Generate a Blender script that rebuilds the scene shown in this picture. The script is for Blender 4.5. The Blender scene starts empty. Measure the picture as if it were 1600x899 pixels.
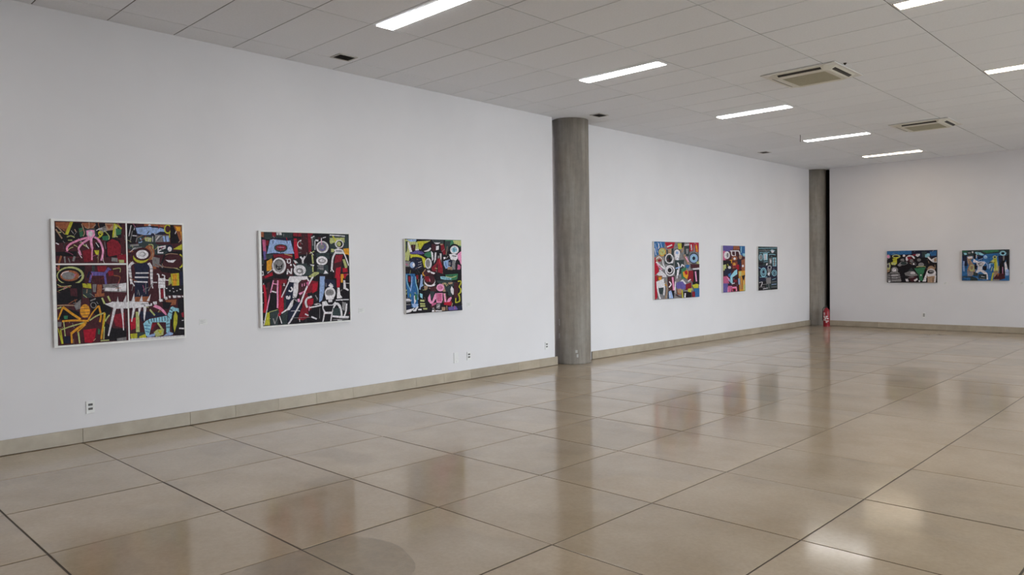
import bpy, bmesh, math, random
from mathutils import Vector, Matrix
from mathutils.geometry import tessellate_polygon

random.seed(7)
C = bpy.context.scene.collection
PI = math.pi

# ------------------------------------------------------------------ camera, sky, exposure
CAM = Vector((7.767, 0.0, 1.571))
YAW, PITCH, ROLL, FPX = 0.7731, -0.0258, -0.0142, 1164.7
H = 3.978                       # ceiling height
XR, Y0, YB = 11.2, -5.2, 19.17  # right wall, front wall, back wall
cd = bpy.data.cameras.new('camera')
cam = bpy.data.objects.new('camera', cd)
C.objects.link(cam)
fw = Vector((-math.sin(YAW) * math.cos(PITCH), math.cos(YAW) * math.cos(PITCH), math.sin(PITCH)))
r0 = Vector((math.cos(YAW), math.sin(YAW), 0)); u0 = r0.cross(fw)
rt = r0 * math.cos(ROLL) + u0 * math.sin(ROLL)
up = u0 * math.cos(ROLL) - r0 * math.sin(ROLL)
m = Matrix((rt, up, -fw)).transposed().to_4x4(); m.translation = CAM
cam.matrix_world = m
cd.sensor_width = 36.0
cd.lens = FPX * 36.0 / 1600.0
cd.clip_start = 0.05
bpy.context.scene.camera = cam

W = bpy.data.worlds.new('sky'); bpy.context.scene.world = W
W.use_nodes = True
bg = W.node_tree.nodes['Background']
bg.inputs['Color'].default_value = (0.87, 0.915, 1.0, 1)     # bright overcast sky
bg.inputs['Strength'].default_value = 8.2
LAMP = 18.5                                                   # brightness of the ceiling lamps
vs = bpy.context.scene.view_settings
vs.view_transform = 'Standard'; vs.look = 'None'; vs.gamma = 1.0; vs.use_curve_mapping = False
vs.exposure = 0.0

# ------------------------------------------------------------------ helpers
def lin(c):
    return tuple(((v / 255.0) / 12.92 if v / 255.0 < 0.04045 else ((v / 255.0 + 0.055) / 1.055) ** 2.4) for v in c)

def mat(name, col=(0.8, 0.8, 0.8), rough=0.6, metal=0.0, spec=0.5, ior=1.5):
    mt = bpy.data.materials.new(name); mt.use_nodes = True
    b = mt.node_tree.nodes['Principled BSDF']
    b.inputs['Base Color'].default_value = (*col, 1)
    b.inputs['Roughness'].default_value = rough
    b.inputs['Metallic'].default_value = metal
    b.inputs['Specular IOR Level'].default_value = spec
    b.inputs['IOR'].default_value = ior
    return mt

def nd(mt, kind, **kw):
    n = mt.node_tree.nodes.new(kind)
    for k, v in kw.items(): setattr(n, k, v)
    return n

def lk(mt, a, b): mt.node_tree.links.new(a, b)

def coords(mt, scale=(1, 1, 1), per_object=False):
    tc = nd(mt, 'ShaderNodeTexCoord'); mp = nd(mt, 'ShaderNodeMapping')
    mp.inputs['Scale'].default_value = scale
    lk(mt, tc.outputs['Object'], mp.inputs['Vector'])
    if per_object:
        oi = nd(mt, 'ShaderNodeObjectInfo'); ml = nd(mt, 'ShaderNodeVectorMath', operation='SCALE')
        ml.inputs[0].default_value = (37.0, 61.0, 13.0)
        lk(mt, oi.outputs['Random'], ml.inputs['Scale'])
        lk(mt, ml.outputs['Vector'], mp.inputs['Location'])
        return mp.outputs['Vector'], oi.outputs['Random']
    return mp.outputs['Vector'], None

def noise(mt, vec, scale, detail=4, rough=0.55):
    n = nd(mt, 'ShaderNodeTexNoise')
    n.inputs['Scale'].default_value = scale; n.inputs['Detail'].default_value = detail
    n.inputs['Roughness'].default_value = rough
    lk(mt, vec, n.inputs['Vector'])
    return n.outputs['Fac']

def ramp(mt, fac, stops):
    r = nd(mt, 'ShaderNodeValToRGB')
    el = r.color_ramp.elements
    while len(el) < len(stops): el.new(0.5)
    for e, (p, c) in zip(el, stops):
        e.position = p; e.color = (*c, 1) if len(c) == 3 else c
    lk(mt, fac, r.inputs['Fac'])
    return r.outputs['Color']

def mixc(mt, a, b, fac, mode='MIX'):
    x = nd(mt, 'ShaderNodeMix', data_type='RGBA', blend_type=mode)
    if isinstance(fac, float): x.inputs[0].default_value = fac
    else: lk(mt, fac, x.inputs[0])
    for s, v in ((6, a), (7, b)):
        if isinstance(v, tuple): x.inputs[s].default_value = (*v, 1)
        else: lk(mt, v, x.inputs[s])
    return x.outputs[2]

def bsdf(mt): return mt.node_tree.nodes['Principled BSDF']

def bump(mt, h, strength=0.1, dist=0.01):
    b = nd(mt, 'ShaderNodeBump'); b.inputs['Strength'].default_value = strength; b.inputs['Distance'].default_value = dist
    lk(mt, h, b.inputs['Height']); lk(mt, b.outputs['Normal'], bsdf(mt).inputs['Normal'])

def obj(name, bm, mt, parent=None, loc=None, smooth=False):
    me = bpy.data.meshes.new(name)
    bm.normal_update(); bm.to_mesh(me); bm.free()
    if mt is not None: me.materials.append(mt)
    if smooth:
        for p in me.polygons: p.use_smooth = True
    o = bpy.data.objects.new(name, me); C.objects.link(o)
    if parent: o.parent = parent
    if loc: o.location = loc
    return o

def tag(o, label=None, cat=None, group=None, kind=None):
    for k, v in (('label', label), ('category', cat), ('group', group), ('kind', kind)):
        if v: o[k] = v
    return o

def thing(name, loc, label, cat, group=None, rotz=0.0, kind=None):
    o = bpy.data.objects.new(name, None); C.objects.link(o)
    o.location = loc; o.rotation_euler = (0, 0, rotz); o.empty_display_size = 0.1
    return tag(o, label, cat, group, kind)

def box(bm, a, b, bev=0.0):
    """axis aligned box from corner a to corner b, optionally with bevelled edges"""
    vs_ = [bm.verts.new((x, y, z)) for z in (a[2], b[2]) for y in (a[1], b[1]) for x in (a[0], b[0])]
    f = [(0, 2, 3, 1), (4, 5, 7, 6), (0, 1, 5, 4), (2, 6, 7, 3), (0, 4, 6, 2), (1, 3, 7, 5)]
    fs = [bm.faces.new([vs_[i] for i in q]) for q in f]
    if bev:
        es = list({e for fc in fs for e in fc.edges})
        bmesh.ops.bevel(bm, geom=es, offset=bev, segments=2, affect='EDGES', profile=0.6)
    return bm

def boxes(*bs, bev=0.0):
    bm = bmesh.new()
    for a, b in bs: box(bm, a, b, bev)
    return bm

def lathe(bm, prof, n=32, c=(0, 0)):
    rings = []
    for r, z in prof:
        if r < 1e-6: rings.append([bm.verts.new((c[0], c[1], z))])
        else: rings.append([bm.verts.new((c[0] + r * math.cos(2 * PI * i / n), c[1] + r * math.sin(2 * PI * i / n), z)) for i in range(n)])
    for A, B in zip(rings, rings[1:]):
        for i in range(n):
            j = (i + 1) % n
            if len(A) == 1 and len(B) == 1: continue
            if len(A) == 1: bm.faces.new((A[0], B[j], B[i]))
            elif len(B) == 1: bm.faces.new((A[i], A[j], B[0]))
            else: bm.faces.new((A[i], A[j], B[j], B[i]))
    return bm

def tube(bm, pts, r, n=8):
    pts = [Vector(p) for p in pts]; rings = []
    for i, p in enumerate(pts):
        d = (pts[min(i + 1, len(pts) - 1)] - pts[max(i - 1, 0)]).normalized()
        a = d.orthogonal().normalized() if not rings else (pa - d * pa.dot(d)).normalized()
        pa = a; b = d.cross(a)
        rings.append([bm.verts.new(p + (a * math.cos(2 * PI * k / n) + b * math.sin(2 * PI * k / n)) * r) for k in range(n)])
    for A, B in zip(rings, rings[1:]):
        for k in range(n): bm.faces.new((A[k], A[(k + 1) % n], B[(k + 1) % n], B[k]))
    bm.faces.new(rings[0][::-1]); bm.faces.new(rings[-1])
    return bm

def in_view(x, y, near):
    dx, dy = x - CAM.x, y - CAM.y
    depth = -dx * math.sin(YAW) + dy * math.cos(YAW)
    side = dx * math.cos(YAW) + dy * math.sin(YAW)
    return depth > near and abs(side) < depth * 0.70 + 1.0

# ------------------------------------------------------------------ materials
M = {}
def wall_mat(name, col):
    mt = mat(name, col, 0.75, spec=0.25)
    v, _ = coords(mt)
    n = noise(mt, v, 1.1, 3)
    lk(mt, ramp(mt, n, [(0.3, tuple(c * 0.97 for c in col)), (0.7, tuple(min(1, c * 1.015) for c in col))]), bsdf(mt).inputs['Base Color'])
    bump(mt, noise(mt, v, 220, 3), 0.06, 0.002)
    return mt
M['wall'] = wall_mat('white_wall_paint', (0.745, 0.728, 0.752))

def floor_mat():
    mt = mat('polished_beige_tile', (0.3, 0.24, 0.18), 0.42, spec=0.15)
    bsdf(mt).inputs['Coat Weight'].default_value = 0.9; bsdf(mt).inputs['Coat IOR'].default_value = 1.5
    v, rnd = coords(mt, per_object=True)
    a = ramp(mt, noise(mt, v, 1.6, 6, 0.6), [(0.30, (0.345, 0.253, 0.153)), (0.52, (0.40, 0.306, 0.204)), (0.74, (0.45, 0.352, 0.242))])
    f = ramp(mt, noise(mt, v, 38, 5, 0.7), [(0.35, (0.86, 0.85, 0.83)), (0.62, (1.06, 1.06, 1.06))])
    a = mixc(mt, a, f, 0.55, 'MULTIPLY')
    st = ramp(mt, noise(mt, v, 0.75, 2, 0.4), [(0.60, (1, 1, 1)), (0.625, (0.88, 0.89, 0.92))])   # dull wear patches with an edge
    a = mixc(mt, a, st, 0.8, 'MULTIPLY')
    tone = ramp(mt, rnd, [(0.0, (0.95, 0.95, 0.94)), (1.0, (1.06, 1.06, 1.06))])
    a = mixc(mt, a, tone, 1.0, 'MULTIPLY')
    lk(mt, a, bsdf(mt).inputs['Base Color'])
    rg = ramp(mt, noise(mt, v, 2.6, 5, 0.6), [(0.3, (0.085,) * 3), (0.7, (0.15,) * 3)])
    lk(mt, rg, bsdf(mt).inputs['Coat Roughness'])
    b = nd(mt, 'ShaderNodeBump'); b.inputs['Strength'].default_value = 0.05; b.inputs['Distance'].default_value = 0.01
    lk(mt, noise(mt, v, 2.2, 2, 0.4), b.inputs['Height'])
    lk(mt, b.outputs['Normal'], bsdf(mt).inputs['Coat Normal']); lk(mt, b.outputs['Normal'], bsdf(mt).inputs['Normal'])
    return mt
M['floor'] = floor_mat()
M['grout'] = mat('dark_grout', (0.095, 0.074, 0.056), 0.8)

def stain_mat():
    mt = bpy.data.materials.new('dull_dried_stain'); mt.use_nodes = True
    nt = mt.node_tree; nt.nodes.clear()
    out = nd(mt, 'ShaderNodeOutputMaterial'); mx = nd(mt, 'ShaderNodeMixShader')
    tr = nd(mt, 'ShaderNodeBsdfTransparent'); di = nd(mt, 'ShaderNodeBsdfDiffuse')
    di.inputs['Color'].default_value = (0.29, 0.255, 0.215, 1)
    v, _ = coords(mt)
    lk(mt, ramp(mt, noise(mt, v, 9, 5, 0.65), [(0.3, (0.06,) * 3), (0.7, (0.24,) * 3)]), mx.inputs['Fac'])
    lk(mt, tr.outputs[0], mx.inputs[1]); lk(mt, di.outputs[0], mx.inputs[2]); lk(mt, mx.outputs[0], out.inputs['Surface'])
    return mt
M['stain'] = stain_mat()

def base_mat():
    mt = mat('beige_baseboard_tile', (0.36, 0.29, 0.21), 0.3)
    v, rnd = coords(mt, per_object=True)
    a = ramp(mt, noise(mt, v, 5, 5), [(0.3, (0.37, 0.31, 0.235)), (0.7, (0.46, 0.395, 0.31))])
    tone = ramp(mt, rnd, [(0.0, (0.88, 0.88, 0.88)), (1.0, (1.08, 1.08, 1.08))])
    lk(mt, mixc(mt, a, tone, 1.0, 'MULTIPLY'), bsdf(mt).inputs['Base Color'])
    return mt
M['base'] = base_mat()

def ceil_mat():
    mt = mat('pale_ceiling_tile', (0.66, 0.635, 0.61), 0.85, spec=0.2)
    v, rnd = coords(mt, per_object=True)
    tone = ramp(mt, rnd, [(0.0, (0.82, 0.835, 0.88)), (1.0, (0.85, 0.865, 0.91))])
    f = ramp(mt, noise(mt, v, 60, 3), [(0.3, (0.97, 0.97, 0.97)), (0.7, (1.02, 1.02, 1.02))])
    lk(mt, mixc(mt, tone, f, 1.0, 'MULTIPLY'), bsdf(mt).inputs['Base Color'])
    return mt
M['ceil'] = ceil_mat()
M['gap'] = mat('ceiling_joint_shadow_grey', (0.17, 0.165, 0.16), 0.9)

def concrete_mat():
    mt = mat('bare_concrete', (0.25, 0.24, 0.22), 0.7)
    v, _ = coords(mt, (5.5, 5.5, 0.45))
    a = ramp(mt, noise(mt, v, 1.6, 6, 0.6), [(0.28, (0.172, 0.147, 0.125)), (0.5, (0.236, 0.206, 0.179)), (0.72, (0.31, 0.28, 0.25))])
    v2, _ = coords(mt)
    b = ramp(mt, noise(mt, v2, 9, 6, 0.65), [(0.3, (0.86, 0.86, 0.86)), (0.7, (1.1, 1.1, 1.1))])
    w = ramp(mt, noise(mt, v2, 1.3, 2, 0.4), [(0.35, (1.02, 1.0, 0.95)), (0.65, (0.96, 1.0, 1.02))])
    a = mixc(mt, a, b, 0.8, 'MULTIPLY'); a = mixc(mt, a, w, 0.8, 'MULTIPLY')
    lk(mt, a, bsdf(mt).inputs['Base Color'])
    bump(mt, noise(mt, v2, 30, 6), 0.2, 0.004)
    return mt
M['concrete'] = concrete_mat()

def plain(name, col, rough=0.5, metal=0.0, var=0.05, scale=25, spec=0.5):
    mt = mat(name, col, rough, metal, spec)
    v, _ = coords(mt)
    lk(mt, ramp(mt, noise(mt, v, scale, 3), [(0.3, tuple(c * (1 - var) for c in col)), (0.7, tuple(min(1, c * (1 + var)) for c in col))]), bsdf(mt).inputs['Base Color'])
    return mt
M['black'] = plain('gap_shade_black', (0.012, 0.010, 0.010), 0.9, spec=0.1)  # paints in the shade of the gap by the corner column
M['plastic'] = plain('white_plastic', (0.76, 0.755, 0.75), 0.4)
M['socket'] = plain('grey_socket_recess', (0.10, 0.095, 0.09), 0.5)
M['cream'] = plain('cream_plastic', (0.70, 0.68, 0.61), 0.45)
M['panel'] = plain('off_white_plastic', (0.74, 0.73, 0.71), 0.5)
M['grille'] = plain('khaki_grille', (0.40, 0.37, 0.27), 0.6)
M['dark'] = plain('dark_slot', (0.03, 0.027, 0.025), 0.6)
M['vent'] = plain('grey_metal_vent', (0.55, 0.53, 0.51), 0.45)
M['white_frame'] = plain('white_painted_wood', (0.82, 0.81, 0.80), 0.5)
M['canvas'] = plain('raw_white_canvas', (0.78, 0.765, 0.74), 0.85, scale=300)
M['canvas_grey'] = plain('dark_canvas_edge', (0.16, 0.155, 0.155), 0.85, scale=300)
M['red'] = plain('red_enamel', (0.29, 0.008, 0.020), 0.35)
M['card'] = plain('white_card', (0.74, 0.735, 0.735), 0.6)
M['drip'] = plain('dried_pale_plaster', (0.42, 0.41, 0.39), 0.8)
M['ink'] = plain('grey_print', (0.45, 0.45, 0.46), 0.7)
M['print'] = plain('white_print', (0.78, 0.74, 0.74), 0.6)
M['alu'] = plain('white_window_frame', (0.7, 0.7, 0.7), 0.4)
M['terrace'] = plain('pale_concrete_terrace', (0.50, 0.48, 0.45), 0.85, scale=3)

def lamp_mat(name, col):
    mt = mat(name, (0.9, 0.9, 0.9), 0.5)
    b = bsdf(mt); b.inputs['Emission Color'].default_value = (*col, 1); b.inputs['Emission Strength'].default_value = LAMP
    return mt
M['lamp_cool'] = lamp_mat('neutral_white_diffuser', (1.0, 0.985, 0.965))
M['lamp_warm'] = lamp_mat('warm_white_diffuser', (1.0, 0.83, 0.62))

def glass_mat():
    mt = bpy.data.materials.new('window_glass'); mt.use_nodes = True
    nt = mt.node_tree; nt.nodes.clear()
    out = nd(mt, 'ShaderNodeOutputMaterial'); mx = nd(mt, 'ShaderNodeMixShader')
    tr = nd(mt, 'ShaderNodeBsdfTransparent'); gl = nd(mt, 'ShaderNodeBsdfGlossy'); fr = nd(mt, 'ShaderNodeFresnel')
    tr.inputs['Color'].default_value = (0.93, 0.96, 0.95, 1); gl.inputs['Roughness'].default_value = 0.02
    lk(mt, fr.outputs['Fac'], mx.inputs['Fac']); lk(mt, tr.outputs[0], mx.inputs[1]); lk(mt, gl.outputs[0], mx.inputs[2])
    lk(mt, mx.outputs[0], out.inputs['Surface'])
    return mt
M['glass'] = glass_mat()

def paint_mat():
    mt = mat('brushed_acrylic_paint', (0.5, 0.5, 0.5), 0.6, spec=0.12)
    at = nd(mt, 'ShaderNodeAttribute'); at.attribute_name = 'paint'
    v, _ = coords(mt)
    f = ramp(mt, noise(mt, v, 45, 5, 0.7), [(0.3, (0.55, 0.55, 0.55)), (0.66, (1.2, 1.2, 1.2))])
    v2, _ = coords(mt, (1, 30, 12))
    f2 = ramp(mt, noise(mt, v2, 2.2, 4, 0.7), [(0.35, (0.66, 0.64, 0.64)), (0.6, (1.12, 1.12, 1.12))])      # dry-brush streaks
    a = mixc(mt, at.outputs['Color'], f, 0.75, 'MULTIPLY'); a = mixc(mt, a, f2, 0.7, 'MULTIPLY')
    lk(mt, a, bsdf(mt).inputs['Base Color'])
    bump(mt, noise(mt, v, 160, 4), 0.25, 0.002)
    return mt
M['paint'] = paint_mat()

# ------------------------------------------------------------------ the shell
def struct(name, bm, mt, parent=None, **k):
    o = obj(name, bm, mt, parent, **k)
    if not parent: o['kind'] = 'structure'
    return o

floor = struct('floor', boxes(((-0.9, Y0 - .2, -0.12), (XR + .2, YB + .6, -0.0034))), M['grout'])
FX0, FPX_, FY0, FPY = 0.984 - 1.0016, 1.0016, 2.138 - 8 * 1.003, 1.003
GAP = 0.011

def slab_mesh(name, sx, sy, t, chamfer, mt, face_up=True):
    """thin tile with a chamfered visible edge; visible face at z = 0"""
    s = 1 if face_up else -1
    bm = bmesh.new()
    def ring(dx, z): return [bm.verts.new((x * (sx / 2 - dx), y * (sy / 2 - dx), z * s)) for x, y in ((-1, -1), (1, -1), (1, 1), (-1, 1))]
    a, b, c = ring(0, -t), ring(0, -chamfer), ring(chamfer, 0)
    for A, B in ((a, b), (b, c)):
        for i in range(4):
            q = (A[i], A[(i + 1) % 4], B[(i + 1) % 4], B[i]); bm.faces.new(q if s > 0 else q[::-1])
    bm.faces.new(c if s > 0 else c[::-1])
    me = bpy.data.meshes.new(name); bm.normal_update(); bm.to_mesh(me); bm.free(); me.materials.append(mt)
    return me

rest = bmesh.new()
def rest_tile(me, x, y, z):
    base = len(rest.verts)
    vv = [rest.verts.new((v.co.x + x, v.co.y + y, v.co.z + z)) for v in me.vertices]
    for p in me.polygons: rest.faces.new([vv[i] for i in p.vertices])

fm = slab_mesh('floor_tile', FPX_ - GAP, FPY - GAP, 0.003, 0.0010, M['floor'])
fmw = slab_mesh('floor_tile', FPX_ + .3 - GAP, FPY - GAP, 0.003, 0.0010, M['floor'])     # the row along the wall, partly under it
n = 0
for i in range(0, 13):
    for j in range(-5, 30):
        x, y = FX0 + (i + .5) * FPX_, FY0 + (j + .5) * FPY
        if x > XR - .2 or y < Y0 + .4 or y > YB + .5: continue
        me = fm
        if i == 0: me, x = fmw, x - .15
        if in_view(x, y, 2.4):
            o = bpy.data.objects.new('floor_tile', me); C.objects.link(o); o.parent = floor
            o.location = (x, y, random.uniform(-0.0004, 0.0004))
            o.rotation_euler = (math.radians(random.gauss(0, 0.075)), math.radians(random.gauss(0, 0.075)), random.choice((0, PI)))
            n += 1
        else: rest_tile(me, x, y, 0)
bm = bmesh.new(); rs = random.Random(3)
ring = []
for k in range(96):
    a = 2 * PI * k / 96; rr = .45 + .02 * math.sin(3 * a + 1) + .004 * math.sin(9 * a) + rs.uniform(-.002, .002)
    ring.append((max(4.35 + rr * math.cos(a), 4.0), 2.10 + rr * math.sin(a)))
bm.faces.new([bm.verts.new((x, y, .0014)) for x, y in ring])
o = obj('stain', bm, M['stain'], floor); o['label'] = 'dull grey round stain'
o = obj('outer_floor_tiles', rest, M['floor'], floor); o['kind'] = 'stuff'
NF = n

# ceiling: lay-in boards 1.25 x 0.625 m over a backing slab
ceiling = struct('ceiling', boxes(((-0.9, Y0 - .2, H + .0056), (XR + .2, YB + .6, H + .16))), M['gap'])
CX0, CP, CY0, CQ = 0.4169, 1.25, 2.4537, 0.625
CG = 0.010
cm = slab_mesh('ceiling_tile', CP - CG, CQ - CG, 0.0038, 0.001, M['ceil'], False)
cmw = slab_mesh('ceiling_tile', CX0 + 0.3 - CG, CQ - CG, 0.0038, 0.001, M['ceil'], False)
rest = bmesh.new(); n = 0
for i in range(-1, 10):
    for j in range(-13, 28):
        x = CX0 + (i + .5) * CP if i >= 0 else (CX0 - 0.3) / 2
        y = CY0 + (j + .5) * CQ
        me = cm if i >= 0 else cmw
        if y < Y0 - .2 or y > YB + .6: continue
        if in_view(x, y, 4.6):
            o = bpy.data.objects.new('ceiling_tile', me); C.objects.link(o); o.parent = ceiling
            o.location = (x, y, H + random.uniform(0.0001, 0.0012))
            o.rotation_euler = (math.radians(random.gauss(0, 0.05)), math.radians(random.gauss(0, 0.03)), 0)
            n += 1
        else: rest_tile(me, x, y, H)
o = obj('outer_ceiling_tiles', rest, M['ceil'], ceiling); o['kind'] = 'stuff'
NC = n

YC1, YC2 = 9.505, 19.28
# the long wall runs very slightly out of square up to the column, then straight on behind it
TH, LX0, XW = 0.0245, 0.104, -0.11
def on_left(y, z): return (LX0 - math.sin(TH) * y, math.cos(TH) * y, z)
wl = struct('wall_left', boxes(((-0.25, Y0 - .2, 0), (0, 9.05, H + .004))), M['wall'], loc=(LX0, 0, 0)); wl.rotation_euler = (0, 0, TH)
struct('wall_left.001', boxes(((-0.36, 9.975, 0), (XW, 19.0, H + .004))), M['wall'])
struct('wall_left.002', boxes(((-0.80, 8.6, 0), (-0.66, YB + .55, H + .004))), M['wall'])
struct('wall_back', boxes(((0.335, YB, 0), (XR, YB + .25, H + .004))), M['wall'])
struct('wall_front', boxes(((-0.25, Y0 - .2, 0), (XR, Y0, H + .004))), M['wall'])
struct('shade_strip_1', boxes(((0.15, YB + .24, 0), (0.334, YB + .32, H + .004)), ((-0.655, YB + .42, 0), (0.30, YB + .5, H + .004))), M['black'])  # black strips: the gap's shade beside the corner column, put into the colour

# the window wall, opposite the paintings (outside the photograph): it brings in the daylight
WZ0, WZ1 = 0.08, 3.55
wins = [(2.9 + k * 3.75, 2.9 + k * 3.75 + 3.55) for k in range(4)]
bl = [((XR, Y0 - .2, 0), (XR + .2, YB + .25, WZ0)), ((XR, Y0 - .2, WZ1), (XR + .2, YB + .25, H + .004))]
ys = [Y0 - .2] + [v for w in wins for v in w] + [YB + .25]
for a, b in zip(ys[0::2], ys[1::2]): bl.append(((XR, a, WZ0), (XR + .2, b, WZ1)))
struct('wall_right', boxes(*bl), M['wall'])
for k, (a, b) in enumerate(wins):
    mid = (a + b) / 2
    w = struct('window_%d' % (k + 1), boxes(((XR + .06, a, WZ0), (XR + .12, a + .05, WZ1)), ((XR + .06, b - .05, WZ0), (XR + .12, b, WZ1)), ((XR + .06, mid - .025, WZ0), (XR + .12, mid + .025, WZ1)),
               ((XR + .06, a, WZ0), (XR + .12, b, WZ0 + .05)), ((XR + .06, a, WZ1 - .05), (XR + .12, b, WZ1))), M['alu'])
    for p, q in ((a + .05, mid - .025), (mid + .025, b - .05)):
        obj('window_pane', boxes(((XR + .088, p, WZ0 + .05), (XR + .094, q, WZ1 - .05))), M['glass'], w)
    ld = bpy.data.lights.new('window_portal', 'AREA'); ld.shape = 'RECTANGLE'; ld.size = WZ1 - WZ0; ld.size_y = b - a
    ld.cycles.is_portal = True
    lo = bpy.data.objects.new('window_portal', ld); C.objects.link(lo)
    lo.location = (XR + .21, mid, (WZ0 + WZ1) / 2); lo.rotation_euler = (0, PI / 2, 0)
struct('terrace', boxes(((XR + .2, Y0 - 12, -0.3), (XR + 30, YB + 12, -0.1))), M['terrace'])
bpy.data.objects['terrace']['kind'] = 'structure'

# baseboards, tile by tile
BH, BT = 0.137, 0.018
def base_run(name, a, b, cuts, along_y):
    par = struct(name, boxes(((0, a, 0), (0.004, b, BH - .004)) if along_y else ((a, YB - .004, 0), (b, YB, BH - .004))), M['grout'])
    pts = [a] + [c for c in sorted(cuts) if a < c < b] + [b]
    for p, q in zip(pts, pts[1:]):
        bm = boxes(((0.0, -(q - p) / 2 + .001, .005), (BT, (q - p) / 2 - .001, BH)) if along_y else ((-(q - p) / 2 + .001, -BT, .005), ((q - p) / 2 - .001, 0, BH)), bev=0.0025)
        obj('baseboard_tile', bm, M['base'], par, ((0.0041, (p + q) / 2, 0) if along_y else ((p + q) / 2, YB - .0041, 0)))
cuts = []
y = 2.138 - 8 * 1.003
while y < 20:
    cuts += [y] + ([y + 0.49] if random.random() < 0.45 else []); y += 1.003
base_run('baseboard_left', Y0, 9.10, cuts, True)
bl_ = bpy.data.objects['baseboard_left']; bl_.location = (LX0, 0, 0); bl_.rotation_euler = (0, 0, TH)
base_run('baseboard_left.001', 9.985, 19.0, cuts, True)
bpy.data.objects['baseboard_left.001'].location = (XW, 0, 0)
base_run('baseboard_back', 0.335, XR, [0.98 + k for k in range(12)] + [1.5, 3.45], False)

# concrete columns
def column(cx, cy, label, marks):
    bm = bmesh.new()
    lathe(bm, [(0, 0), (0.30, 0), (0.30, 0.02)] + [(0.30, 0.02 + (H - .02) * k / 12) for k in range(1, 13)] + [(0, H)], 64)
    r = thing('concrete_column', (cx, cy, 0), label, 'column', 'bare concrete columns', kind='structure')
    obj('shaft', bm, M['concrete'], r, smooth=False)
    for p in bpy.data.objects[r.children[0].name].data.polygons: p.use_smooth = abs(p.normal.z) < .5
    for ang, z, w, h in marks:
        a = math.atan2(-cy, CAM.x - cx) + math.radians(ang)
        b2 = boxes(((-.002, -w / 2, -h / 2), (.004, w / 2, h / 2)), bev=.0015)
        s = obj('plaster_drip', b2, M['drip'], r, (.30 * math.cos(a), .30 * math.sin(a), z)); s.rotation_euler = (0, 0, a)
        s['label'] = 'small pale plaster mark'
column(-.125, YC1, 'round bare concrete column in the middle of the left wall', [(12, .21, .035, .045), (15, .14, .03, .05), (-44, .68, .010, .11), (-45, .46, .010, .08)])
column(-.112, YC2, 'bare concrete column in the far corner beside the fire extinguisher', [])

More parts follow.
